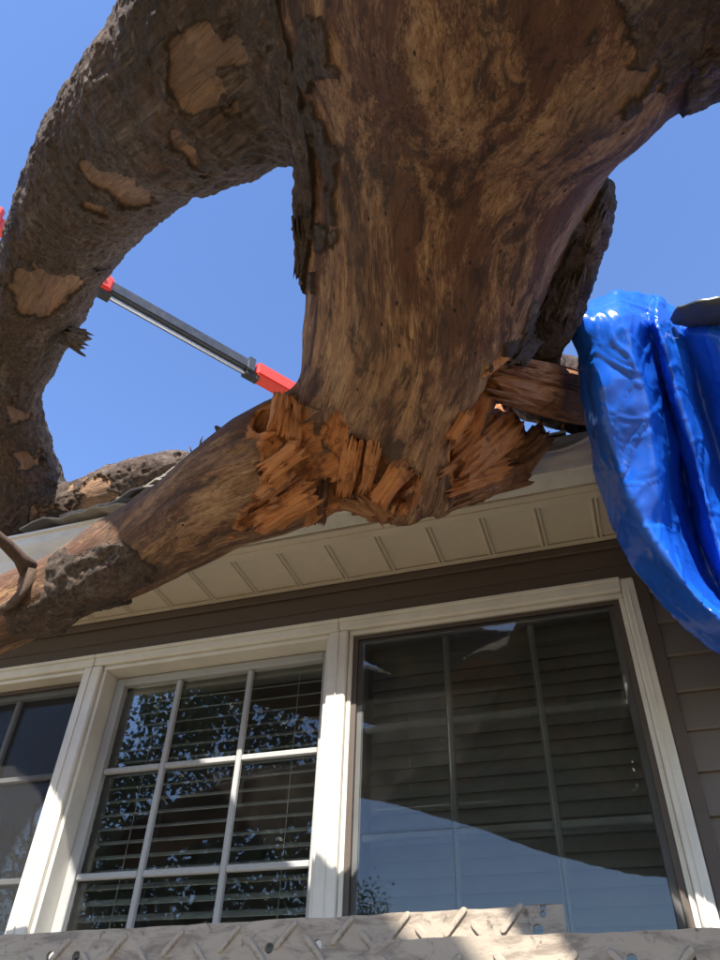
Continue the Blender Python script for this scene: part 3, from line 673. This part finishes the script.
for pp, rs, lb in ((((1.15, -1.3, 1.72), (0.6, -1.35, 1.66), (0.1, -1.3, 1.64), (-.4, -1.12, 1.68), (-1.0, -1.0, 1.82), (-1.7, -.9, 1.92), (-2.6, -.8, 1.9)), (.40, .40, .36, .30, .24, .17, .1), 'unseen bark covered limb added overhead to darken the pane reflections'),  # out-of-view limb, added as a dark mass for the pane reflections
                   (((0.9, -1.3, 1.78), (.3, -1.0, 1.85), (-.2, -.70, 1.93), (-.6, -.45, 1.98), (-1.0, -.38, 2.06), (-2.0, .3, 2.15), (-2.6, .8, 2.15)), (.2, .17, .2, .21, .18, .15, .1), 'unseen bark covered limb added overhead to shade the planks')):  # second added limb, out of view, shaped to cast shade on the planks
    A_ = cr(np.array([[*p, r] for p, r in zip(pp, rs)]), 60); o = bm_obj('limb', tube_mesh('limb', [(q[0], q[1], q[2]+EYE) for q in A_], [q[3] for q in A_], 40, 0.015), None, None, True); part(o, tree); o['label'] = lb
    cc = np.array([v.co for v in o.data.vertices]); attrs(o.data, cc, np.ones(len(cc)), np.zeros(len(cc))); o.data.materials.append(MATS['tree_wood'])
# torn splinters
def splinter(p0, p1, d0, d1, wpx, thick, fr=1.0, bkv=0.0, name='splinter', seed=0, jag=0.14):
    r = np.random.default_rng(seed); A = W(*p0, d0); B = W(*p1, d1); t = B-A; L = np.linalg.norm(t); t /= L; n = -ray(*p0); n = n-t*n.dot(t); n /= np.linalg.norm(n); s = np.cross(t, n)
    w = wpx*d0/FPX; nu, nw = 16, 15; V = []; 
    end0 = r.uniform(0, jag, nw); end1 = r.uniform(0, jag, nw)
    for side in (1, -1):
        for i in range(nu):
            for j in range(nw):
                u = end0[j]+(1-end0[j]-end1[j])*i/(nu-1); v = (j/(nw-1)-.5)
                prof = math.sqrt(max(0, 1-(2*v)**2*0.8)); tp = min(1, 6*i/(nu-1)+.25, 6*(1-i/(nu-1))+.25)
                V.append(A+t*L*u+s*w*v*(1+0.15*math.sin(5*u+seed))+n*(side*thick/2*prof*tp))
    V = np.array(V); g = np.stack([(V-A)@s+seed*.37, (V-A)@n, (V-A)@t], 1)
    V = V+n*(0.22*thick*fbm(g*np.array([110, 110, 6]), 3)+0.15*thick*pn(g*np.array([30, 30, 12])))[:, None]
    Qs = []; M_ = nu*nw
    for i in range(nu-1):
        for j in range(nw-1):
            k = i*nw+j; Qs.append((k, k+1, k+nw+1, k+nw)); Qs.append((M_+k, M_+k+nw, M_+k+nw+1, M_+k+1))
    for i in range(nu-1): k = i*nw; Qs.append((k, k+nw, M_+k+nw, M_+k)); k += nw-1; Qs.append((k, M_+k, M_+k+nw, k+nw))
    for j in range(nw-1): k = j; Qs.append((k, M_+k, M_+k+1, k+1)); k = (nu-1)*nw+j; Qs.append((k, k+1, M_+k+1, M_+k))
    me = np_mesh(name, V, np.array(Qs), False); n_ = len(me.vertices); attrs(me, g, np.full(n_, bkv), np.full(n_, fr)); o = mesh_obj(name, me, 'tree_wood'); part(o, tree); return o
SP = [((288, 394), (276, 436), .0, .0, 24, .045, 1), ((262, 478), (304, 444), .0, .0, 24, .045, 1), ((252, 528), (318, 486), .0, .0, 28, .05, 1), ((252, 502), (296, 468), .01, .01, 18, .04, .9), ((300, 400), (292, 450), .01, .01, 14, .03, .8),
      ((356, 434), (342, 502), .0, .0, 18, .035, 1), ((376, 438), (364, 498), .0, .0, 14, .03, .8), ((408, 460), (374, 506), .0, .0, 24, .045, 1), ((362, 492), (392, 520), .0, .02, 20, .05, .3), ((325, 478), (318, 526), .0, .02, 14, .04, .1), ((420, 470), (410, 512), .01, .02, 12, .03, .6),
      ((512, 416), (452, 470), .02, .0, 38, .08, .85), ((516, 466), (440, 490), .0, .0, 20, .05, 1), ((534, 470), (440, 502), .03, .02, 22, .06, .25), ((470, 408), (448, 445), .0, .0, 16, .04, .8), ((520, 440), (470, 480), .03, .01, 24, .06, .5),
      ((486, 384), (600, 412), .0, .0, 38, .07, .45), ((500, 366), (596, 386), .0, .0, 26, .06, .35), ((476, 374), (512, 350), .0, .0, 14, .03, .9), ((505, 474), (548, 430), .04, .08, 32, .08, .1), ((428, 502), (470, 490), .0, .0, 12, .03, .2), ((336, 500), (384, 514), .0, .0, 18, .04, .3), ((350, 510), (392, 506), .01, .01, 14, .03, .15)]
SP = [(q[0], q[1], (surf(*q[0]) or 2.1)+q[2], (surf(*q[1]) or surf(*q[0]) or 2.1)+q[3], *q[4:]) for q in SP]
for k, s in enumerate(SP): splinter(s[0], s[1], s[2], s[3], s[4], s[5], s[6], 0.0, 'splinter', k+1)
_r = np.random.default_rng(77)
for k in range(24):      # fine torn fibres
    cx, cy, ax_, ay_ = [((288, 410), (.25, .97)), ((285, 480), (.8, -.6)), ((290, 512), (.85, -.5)), ((355, 478), (-.2, .98)), ((392, 492), (-.45, .9)), ((470, 470), (-.75, .65)), ((500, 440), (-.7, .7))][k % 7][0] + [((0, 0), (.25, .97)), ((0, 0), (.8, -.6)), ((0, 0), (.85, -.5)), ((0, 0), (-.2, .98)), ((0, 0), (-.45, .9)), ((0, 0), (-.75, .65)), ((0, 0), (-.7, .7))][k % 7][1]
    cx += _r.normal(0, 13); cy += _r.normal(0, 14); L_ = _r.uniform(14, 34); an = _r.normal(0, .25); dx_, dy_ = ax_*math.cos(an)-ay_*math.sin(an), ax_*math.sin(an)+ay_*math.cos(an)
    d_ = surf(cx, cy)
    if d_ is None: continue
    splinter((cx-dx_*L_/2, cy-dy_*L_/2), (cx+dx_*L_/2, cy+dy_*L_/2), d_-.004, d_-_r.uniform(.0, .03), _r.uniform(3, 8), .010, _r.uniform(.5, 1), 0.0, 'splinter', 200+k, 0.35)
for (pp, d, r0) in ((((536, 412), (540, 424), (546, 436), (545, 442)), 2.24, .007), (((560, 404), (563, 416), (563, 428), (561, 434)), 2.30, .006)):
    bm = tube_mesh('splinter', [W(*p, d) for p in pp], [r0*1.6, r0, r0*.7, r0*.2], 6); o = bm_obj('splinter', bm, None, None, True); part(o, tree)
    cc = np.array([v.co for v in o.data.vertices]); attrs(o.data, cc[:, [0, 1, 2]], np.zeros(len(cc)), np.full(len(cc), .7)); o.data.materials.append(MATS['tree_wood'])
# bark flakes standing off the limbs
FLK = [((303, 215), (304, 285), 20, .03), ((58, 332), (92, 345), 22, .03), ((602, 200), (578, 252), 22, .035), ((576, 260), (550, 332), 28, .04), ((90, 268), (112, 264), 14, .02),
       ((688, 66), (716, 44), 26, .03), ((122, 582), (118, 598), 20, .02), ((42, 455), (46, 472), 10, .03), ((540, 330), (505, 362), 26, .03), ((268, 120), (285, 150), 16, .02)]
FLK = [(q[0], q[1], (surf(*q[0]) or 2.0)-.005, (surf(*q[1]) or surf(*q[0]) or 2.0), *q[2:]) for q in FLK]
for k, s in enumerate(FLK): splinter(*s[:6], 0.0, 1.0, 'bark_flake', 40+k, 0.3)
# twigs
for pp, d, rs in ((((30, 570), (20, 558), (8, 546), (-10, 530)), (2.10, 2.08, 2.06, 2.0), (.026, .018, .016, .014)), (((206, 174), (212, 181), (216, 186), (219, 191)), (2.10, 2.09, 2.08, 2.08), (.012, .010, .005, .001)),
                  (((34, 570), (26, 590), (12, 604), (-6, 612)), (2.08, 2.07, 2.07, 2.1), (.018, .014, .012, .01)), (((302, 222), (297, 226), (293, 229), (291, 230)), (1.72, 1.72, 1.72, 1.72), (.014, .01, .005, .001)),
                  (((188, 455), (180, 463), (172, 470), (165, 474)), (2.9, 2.9, 2.9, 2.9), (.004, .012, .014, .012)), (((202, 452), (200, 446), (201, 440), (203, 436)), (2.5, 2.5, 2.5, 2.5), (.004, .004, .003, .001)),
                  (((198, 462), (193, 455), (191, 450), (190, 446)), (2.5, 2.5, 2.5, 2.5), (.004, .004, .003, .001)), (((226, 440), (222, 434), (218, 429), (215, 426)), (1.85, 1.85, 1.85, 1.85), (.012, .010, .008, .003))):
    bm = tube_mesh('twig', [W(*p, q) for p, q in zip(pp, d)], rs, 8, 0.1); o = bm_obj('twig', bm, None, None, True); part(o, tree)
    cc = np.array([v.co for v in o.data.vertices]); attrs(o.data, cc, np.full(len(cc), .2), np.zeros(len(cc)), np.ones(len(cc))); o.data.materials.append(MATS['tree_wood'])

# ------------------------------------------------------------------ blue tarp
ROWS = [  # feature curves down the tarp: (x, y, distance) in each row, left silhouette to far right
 [(606, 330, 2.45), (588, 312, 2.30), (590, 300, 2.18), (616, 290, 2.12), (648, 296, 2.2), (660, 296, 2.15), (682, 318, 2.2), (705, 318, 2.15), (740, 312, 2.2)],
 [(600, 330, 2.20), (573, 322, 2.06), (584, 316, 1.98), (622, 312, 1.98), (648, 322, 2.10), (656, 316, 2.03), (680, 330, 2.14), (712, 332, 2.05), (745, 335, 2.1)],
 [(604, 352, 2.14), (577, 350, 2.02), (592, 350, 1.92), (634, 346, 1.92), (656, 352, 2.10), (664, 348, 1.98), (690, 355, 2.12), (720, 356, 2.02), (755, 362, 2.05)],
 [(612, 402, 2.10), (583, 400, 1.98), (598, 400, 1.88), (648, 396, 1.90), (668, 402, 2.12), (677, 398, 1.96), (702, 400, 2.12), (732, 402, 2.00), (765, 405, 2.0)],
 [(622, 446, 2.08), (589, 448, 1.96), (606, 442, 1.85), (655, 438, 1.88), (680, 446, 2.14), (690, 440, 1.94), (716, 446, 2.10), (746, 446, 1.98), (780, 446, 1.98)],
 [(640, 500, 2.05), (600, 500, 1.94), (624, 484, 1.83), (660, 486, 1.87), (688, 496, 2.14), (702, 488, 1.92), (728, 496, 2.08), (760, 494, 1.96), (795, 490, 1.95)],
 [(662, 548, 2.02), (621, 550, 1.93), (646, 528, 1.81), (668, 532, 1.86), (700, 544, 2.12), (714, 534, 1.90), (742, 540, 2.05), (775, 538, 1.94), (810, 535, 1.93)],
 [(690, 592, 2.00), (655, 602, 1.92), (676, 572, 1.80), (684, 570, 1.84), (716, 584, 2.08), (728, 574, 1.88), (758, 580, 2.02), (790, 576, 1.92), (825, 572, 1.9)],
 [(728, 632, 1.98), (692, 638, 1.90), (708, 610, 1.79), (714, 606, 1.82), (742, 618, 2.04), (752, 608, 1.86), (780, 612, 1.98), (812, 608, 1.9), (845, 604, 1.88)],
 [(775, 660, 1.96), (745, 670, 1.88), (756, 644, 1.78), (760, 640, 1.80), (782, 648, 2.0), (790, 640, 1.84), (815, 642, 1.95), (840, 638, 1.88), (870, 634, 1.86)]]
for _k, _r in enumerate(ROWS):
    if _k >= 4: _r[0] = (_r[0][0], _r[0][1], _r[0][2]+.10); _r[1] = (_r[1][0], _r[1][1], _r[1][2]+.10)
    f0, l0 = _r[0], _r[-1]; _r.insert(0, (f0[0]+95, f0[1]-6, f0[2]+0.12)); _r.insert(0, (f0[0]+240, f0[1]-40, f0[2]+0.12))
    up_ = max(0, (345-l0[1]))*0.9; _r[-1] = (l0[0], l0[1]-up_*.6, l0[2]); _r.append((l0[0]+60, l0[1]-up_-25, l0[2]-.02)); _r.append((l0[0]+160, l0[1]-up_-60, l0[2]-.04))
G = np.array([[W(*p[:2], p[2]) for p in r] for r in ROWS])
NU, NV = 190, 210
S = cr(G, NU)
_u = np.linspace(0, G.shape[1]-1, NV); _i = np.minimum(_u.astype(int), G.shape[1]-2); _f = (_u-_i)[None, :, None]; S = S[:, _i]*(1-_f)+S[:, _i+1]*_f
for _ in range(6): S[:, 1:-1] = 0.25*S[:, :-2]+0.5*S[:, 1:-1]+0.25*S[:, 2:]
du = np.gradient(S, axis=0); dv = np.gradient(S, axis=1); nn = np.cross(du, dv); nn /= np.linalg.norm(nn, axis=2)[..., None]+1e-9
Pf = S.reshape(-1, 3); q = Pf*np.array([1, 1, 1.0])
def crumple(q, step, seed):      # pyramid-like facets with sharp creases
    r = np.random.default_rng(seed); lo_, hi_ = q.min(0)-.1, q.max(0)+.1; n_ = int(np.prod((hi_-lo_)/step)); c = r.uniform(lo_, hi_, (n_, 3)); f1 = np.full(len(q), 9.); f2 = f1.copy(); wob = q+0.02*np.stack([pn(q*11), pn(q*11+9), pn(q*11+21)], 1)
    for p in c:
        d = np.linalg.norm(wob-p, axis=1); m1 = d < f1; f2 = np.where(m1, f1, np.minimum(f2, d)); f1 = np.where(m1, d, f1)
    return f2-f1
c1_, c2_ = crumple(q*np.array([1, 1, .7]), 0.15, 5), crumple(q*np.array([1, 1, .6]), 0.075, 8)
wr = 0.20*c1_+0.17*c2_+0.010*np.exp(-c1_/.008)+0.006*np.exp(-c2_/.006)+0.010*pn(q*6+2)
wr = (wr-wr.mean())
S2 = (Pf+nn.reshape(-1, 3)*(wr*0.85)[:, None])
ii = np.arange(NU*NV).reshape(NU, NV); Qt = np.stack([ii[:-1, :-1], ii[:-1, 1:], ii[1:, 1:], ii[1:, :-1]], -1).reshape(-1, 4)
tarp = mesh_obj('tarp', np_mesh('tarp', S2, Qt), 'tarp'); so = tarp.modifiers.new('thick', 'SOLIDIFY'); so.thickness = 0.0025
tag(tarp, 'crumpled glossy blue plastic tarp hanging over the gutter at right', 'tarp')
# slate coloured fold on top
bm = bmesh.new(); n1, n2 = 40, 14; base = [Vector(W(x, y, d)) for x, y, d in ((672, 322, 2.10), (692, 316, 2.08), (716, 311, 2.06), (745, 309, 2.06), (790, 308, 2.08))]
rings = []
for i in range(n1):
    u = i/(n1-1)*4; k = min(3, int(u)); c = base[k].lerp(base[k+1], u-k); t = (base[min(k+1, 4)]-base[k]).normalized(); up = Vector((0, 0, 1)); s = t.cross(up).normalized()
    rr_ = 0.027*min(1, 0.25+i/9)*(1+.06*math.sin(i*.5)); rings.append([bm.verts.new(c+(s*math.cos(a)*1.6+up*math.sin(a)*0.62)*rr_*(1+.10*math.sin(3*a+i*.12))) for a in [2*math.pi*j/n2 for j in range(n2)]])
for a, b in zip(rings, rings[1:]):
    for j in range(n2): bm.faces.new((a[j], a[(j+1) % n2], b[(j+1) % n2], b[j]))
bm.faces.new(rings[0]); bm.faces.new(rings[-1]); fo = bm_obj('folded_edge', bm, 'slate_tarp', None, True); fo.parent = tarp; fo['label'] = 'dark slate coloured folded tarp edge'

# ------------------------------------------------------------------ tread planks on trestles
def plank(name, x0, x1, y, ztop, h, tilt, holes, ribs, label):
    root = empty(name, ((x0+x1)/2, y, H(ztop-h)), label, 'plank', 'metal tread planks below the windows')
    bm = bmesh.new(); es = []
    def loop(pts):
        vs = [bm.verts.new((p[0], 0, p[1])) for p in pts]; es.extend(bm.edges.new((vs[k], vs[(k+1) % len(vs)])) for k in range(len(vs)))
    top = lambda x: ztop+tilt*(x-x0)
    n = 60; up = [(x0+(x1-x0)*k/n, top(x0+(x1-x0)*k/n)+random.uniform(-.0012, .0012)) for k in range(n+1)]
    loop([(x0, ztop-h)]+up+[(x1, ztop-h)])
    for (hx, hz, r) in holes: loop([(hx+r*math.cos(a), hz+r*math.sin(a)) for a in [2*math.pi*k/14 for k in range(14)]])
    r = bmesh.ops.triangle_fill(bm, use_beauty=True, use_dissolve=False, edges=es, normal=(0, -1, 0))
    fs = [f for f in r['geom'] if isinstance(f, bmesh.types.BMFace)]; ex = bmesh.ops.extrude_face_region(bm, geom=fs)
    for v in ex['geom']:
        if isinstance(v, bmesh.types.BMVert): v.co.y += 0.006
    add_box(bm, x0, x1, 0.0065, 0.19, ztop-h, ztop-h+0.006)
    for v in bm.verts: v.co.y += y; v.co.z += EYE
    o = bm_obj('tread_plate', bm, 'plank'); part(o, root)
    bm = bmesh.new(); L = 0.0165; q = 6; vs0 = []; vs1 = []
    for sgn, cx in ((1, L), (-1, -L)):
        for k in range(q+1): a = -math.pi/2+math.pi*k/q; vs0.append((cx+sgn*0.0058*math.cos(a), sgn*0.0058*math.sin(a)))
    b0 = [bm.verts.new((p[0], 0.001, p[1])) for p in vs0]; b1 = [bm.verts.new((p[0]*.93, -0.0034, p[1]*.55)) for p in vs0]; m_ = len(vs0)
    for k in range(m_): bm.faces.new((b0[k], b0[(k+1) % m_], b1[(k+1) % m_], b1[k]))
    bm.faces.new(b1); rm = bpy.data.meshes.new('tread_rib'); bmesh.ops.recalc_face_normals(bm, faces=bm.faces); bm.to_mesh(rm); bm.free()
    for (rx, rz, s) in ribs:
        o = mesh_obj('tread_rib', rm, 'plank'); o.location = (rx, y, H(rz)); o.rotation_euler = (0, -s*math.radians(47), 0); part(o, root)
    return root
def onY(x, y, Y): r = ray(x, y); return r*Y/r[1]
PY1, PY2 = 1.07, 1.01
h1 = []; 
for p in ((50, 956), (76, 956), (269, 948), (317, 945), (543, 907), (543, 914), (538, 930)): c = onY(*p, PY1); h1.append((c[0], c[2], .0066 if p[0] < 530 else (.004 if p[1] < 920 else .0066)))
r1 = []
for k in range(-4, 8):
    xx = 286+k*56.5 if k <= 3 else 286+k*56.5; yy = 935-k*4.1
    if xx < 530: c = onY(xx, yy, PY1); r1.append((c[0], c[2], 1))
    if xx-31 < 500: c = onY(xx-28, yy+18, PY1); r1.append((c[0], c[2], -1))
c0 = onY(0, 935, PY1); c1 = onY(563, 904, PY1); sl_ = (c1[2]-c0[2])/(c1[0]-c0[0])
plank('tread_plank', -1.6, c1[0], PY1, c0[2]-sl_*(c0[0]+1.6), 0.162, sl_, [q for q in h1], r1, 'long grimy tread plank standing on edge, behind the shorter one')
h2 = []
for p in ((632, 960), (691, 959), (560, 966), (470, 970)): c = onY(*p, PY2); h2.append((c[0], c[2], .0062))
r2 = []
for k in range(9): c = onY(392+k*58, 972-k*1.5, PY2); r2.append((c[0], c[2], 1 if k % 2 else -1))
c0 = onY(370, 940, PY2); c1 = onY(720, 928, PY2)
plank('tread_plank', c0[0], 0.75, PY2, c0[2], 0.135, (c1[2]-c0[2])/(c1[0]-c0[0]), h2, r2, 'shorter pale tread plank at lower right, in front of the longer one')
for k, x in enumerate((-1.3, -0.24, 0.6)):
    zt = H(0.047)
    tr = empty('trestle', (x, 1.13, 0), 'steel A-frame trestle holding up the %s of the tread planks' % ('left end', 'overlapping middle', 'right end')[k], 'trestle', 'trestles under the planks')
    bm = bmesh.new(); add_box(bm, x-0.03, x+0.03, 0.90, 1.36, zt-0.06, zt-0.001, 0.004); part(bm_obj('crossbar', bm, 'trestle_steel'), tr)
    for dx in (-1, 1):
        for yy in (0.93, 1.33):
            bm = bmesh.new(); beam(bm, (x+dx*0.22, yy, 0), (x+dx*0.033, yy, zt-0.03), 0.035, 0.035, (0, 1, 0)); part(bm_obj('leg', bm, 'trestle_steel'), tr)
        bm = bmesh.new(); beam(bm, (x+dx*0.15, 0.94, 0.55), (x+dx*0.15, 1.32, 0.55), 0.025, 0.025); part(bm_obj('brace', bm, 'trestle_steel'), tr)

# ------------------------------------------------------------------ boom lift beyond the house
B0 = Vector(W(100, 284, 7.4)); B1 = Vector(W(254, 371, 7.72)); t = (B1-B0).normalized()
lift = empty('boom_lift', (0, 0, 0), 'boom lift with dark grey telescopic boom and red joints above the roof', 'boom lift')
END = B1+t*11.5; side = t.cross(Vector((0, 0, 1))).normalized(); upb = side.cross(t)
lift.location = (END.x, END.y, 0)
def lp(name, bm, mat, smooth=False): return part(bm_obj(name, bm, mat, None, smooth), lift)
bm = bmesh.new(); beam(bm, B0+t*0.06, B1-t*0.05, 0.115, 0.135); es = list(bm.edges); bmesh.ops.bevel(bm, geom=es, offset=0.012, segments=2, affect='EDGES'); lp('inner_boom', bm, 'boom_grey')
bm = bmesh.new(); beam(bm, B1, END, 0.16, 0.18); bmesh.ops.bevel(bm, geom=list(bm.edges), offset=0.02, segments=2, affect='EDGES'); lp('outer_boom', bm, 'boom_red')
bm = bmesh.new(); beam(bm, B0-upb*0.098+t*0.05, B1-upb*0.098+t*0.02, 0.022, 0.022); lp('hose_tube', bm, 'chrome')
bm = bmesh.new(); beam(bm, B0-upb*0.082-side*0.035+t*0.05, B1-upb*0.082-side*0.035, 0.012, 0.012); lp('hose', bm, 'rubber')
# red head with pins
bm = bmesh.new(); beam(bm, B0-t*0.10, B0+t*0.10, 0.16, 0.19); bmesh.ops.bevel(bm, geom=list(bm.edges), offset=0.02, segments=2, affect='EDGES'); hd = lp('boom_head', bm, 'boom_red')
bm = bmesh.new(); beam(bm, B0-upb*0.115-t*0.12, B0-upb*0.11+t*0.12, 0.09, 0.04); lp('hose_clamp', bm, 'rubber')
bm = bmesh.new(); beam(bm, B1-t*0.10, B1-t*0.03, 0.15, 0.175); lp('boom_collar', bm, 'boom_grey')
bm = bmesh.new(); beam(bm, B1-upb*0.10-t*0.10, B1-upb*0.10+t*0.05, 0.08, 0.06); lp('hose_guide', bm, 'rubber')
for q in (-1, 1):
    bm = tube_mesh('pin', [B0+side*q*0.075, B0+side*q*0.10], [.028, .028], 12); lp('pin', bm, 'chrome')
# red jib and basket towards the upper left
J = B0-t*1.75
bm = bmesh.new(); beam(bm, B0-t*0.09, J, 0.10, 0.12); lp('jib', bm, 'boom_red')
bm = bmesh.new(); beam(bm, B0-t*0.92, B0-t*1.5, 0.24, 0.26); bmesh.ops.bevel(bm, geom=list(bm.edges), offset=0.03, segments=1, affect='EDGES'); lp('jib_knuckle', bm, 'boom_red')
bk0 = J+Vector((-0.5, -0.2, -0.1)); bm = bmesh.new(); add_box(bm, bk0.x-0.5, bk0.x+0.35, bk0.y-0.9, bk0.y+0.9, bk0.z-0.06, bk0.z, 0.01)
for dx in (-0.48, 0.33):
    for dy in (-0.88, 0, 0.88): beam(bm, bk0+Vector((dx, dy, 0)), bk0+Vector((dx, dy, 1.05)), 0.04, 0.04, (0, 1, 0))
for z in (0.5, 1.05):
    for dx in (-0.48, 0.33): beam(bm, bk0+Vector((dx, -0.9, z)), bk0+Vector((dx, 0.9, z)), 0.04, 0.04)
    for dy in (-0.88, 0.88): beam(bm, bk0+Vector((-0.5, dy, z)), bk0+Vector((0.35, dy, z)), 0.04, 0.04)
lp('basket', bm, 'boom_red')
# riser and chassis on the ground behind the house
bm = bmesh.new(); beam(bm, (END.x, END.y, 1.3), END+Vector((0, 0, 0.1)), 0.35, 0.35, (0, 1, 0)); lp('riser', bm, 'boom_grey')
bm = bmesh.new(); add_box(bm, END.x-1.3, END.x+1.3, END.y-1.1, END.y+1.1, 0.45, 0.85, 0.05); add_box(bm, END.x-0.9, END.x+0.9, END.y-0.8, END.y+0.8, 0.86, 1.4, 0.08); lp('chassis', bm, 'boom_red')
for dx in (-0.9, 0.9):
    for dy in (-1.1, 1.1):
        bm = tube_mesh('wheel', [(END.x+dx, END.y+dy-0.14, 0.45), (END.x+dx, END.y+dy-0.11, 0.45), (END.x+dx, END.y+dy+0.11, 0.45), (END.x+dx, END.y+dy+0.14, 0.45)], [.38, .45, .45, .38], 24); lp('wheel', bm, 'rubber')

# small lattice mast lying along the roof edge at far left
A = Vector(W(-40, 522, 4.3)); B = Vector(W(110, 509, 3.9)); n = Vector((0, 0.2, 1)).normalized()
lat = empty('lattice_rail', tuple(A-n*0.13), 'thin dark wire lattice showing against the sky at far left above the roof edge', 'lattice')
for off in (0.0, 0.13):
    bm = bmesh.new(); beam(bm, A+n*off, B+n*off, 0.012, 0.012); part(bm_obj('rail', bm, 'wire'), lat)
m = 9
for k in range(m):
    a_, b_ = A.lerp(B, k/m), A.lerp(B, (k+1)/m); bm = bmesh.new(); beam(bm, a_, b_+n*0.13, 0.008, 0.008); beam(bm, b_, a_+n*0.13, 0.008, 0.008); part(bm_obj('lattice_bar', bm, 'wire'), lat)
for u in (0.12, 0.9):
    p = A.lerp(B, u); bm = bmesh.new(); beam(bm, (p.x, p.y, roofz(p.y)-0.02), p+n*0.01, 0.015, 0.015, (0, 1, 0)); part(bm_obj('stand', bm, 'wire'), lat)

# ------------------------------------------------------------------ yard trees behind the viewer (seen in the panes)
def yard_tree(x, y, h, rad, seed, label):
    r = np.random.default_rng(seed); root = empty('yard_tree', (x, y, 0), label, 'tree', 'yard trees facing the windows')
    pts = [(x, y, -0.1)]; 
    for k in range(1, 7): pts.append((x+r.normal(0, .08)*k, y+r.normal(0, .08)*k, h*0.75*k/6))
    bm = tube_mesh('trunk', pts, [h*.03*(1-.12*k) for k in range(7)], 10, 0.06)
    for k in range(9):
        b0 = Vector(pts[2+k % 4]); a = r.uniform(0, 6.28); e = b0+Vector((math.cos(a)*rad*.7, math.sin(a)*rad*.7, r.uniform(.15, .4)*h)); beam(bm, b0, e, .08, .08)
    o = bm_obj('trunk', bm, None, None, True); part(o, root); cc = np.array([v.co for v in o.data.vertices]); attrs(o.data, cc, np.ones(len(cc)), np.zeros(len(cc))); o.data.materials.append(MATS['tree_wood'])
    ncl = 70; cl = r.normal(size=(ncl, 3)); cl /= np.linalg.norm(cl, axis=1)[:, None]; cl *= (r.uniform(.3, 1, ncl)**.5)[:, None]; cl = cl*np.array([rad, rad, h*.36])+np.array([x, y, h*.66])
    n = 14000 if y > -12 else 9000; c = cl[r.integers(0, ncl, n)]+r.normal(0, rad*.13, (n, 3)); u = r.normal(size=(n, 3)); u /= np.linalg.norm(u, axis=1)[:, None]; v = np.cross(u, r.normal(size=(n, 3))); v /= np.linalg.norm(v, axis=1)[:, None]; s = r.uniform(.05, .10, n)[:, None]
    V = np.stack([c-u*s, c+v*s*.6, c+u*s, c-v*s*.6], 1).reshape(-1, 3); o = mesh_obj('crown', np_mesh('crown', V, np.arange(4*n).reshape(-1, 4), False), 'leaf'); part(o, root)
for k, (x, y, h, rd) in enumerate(((-8.0, -9.8, 9.5, 2.6), (-14, -19, 8, 3.2), (-11, -25, 8.5, 3.2), (15, -34, 7.0, 3.3), (11, -26, 8, 3.6), (-20, -20, 10, 3.6))):
    yard_tree(x, y, h, rd, 60+k, ['leafy yard tree standing nearest the house', 'leafy yard tree facing the left window', 'tall leafy yard tree facing the middle window', 'leafy yard tree far off to the right', 'leafy yard tree off to the right of the yard', 'tallest leafy yard tree off to the left'][k])
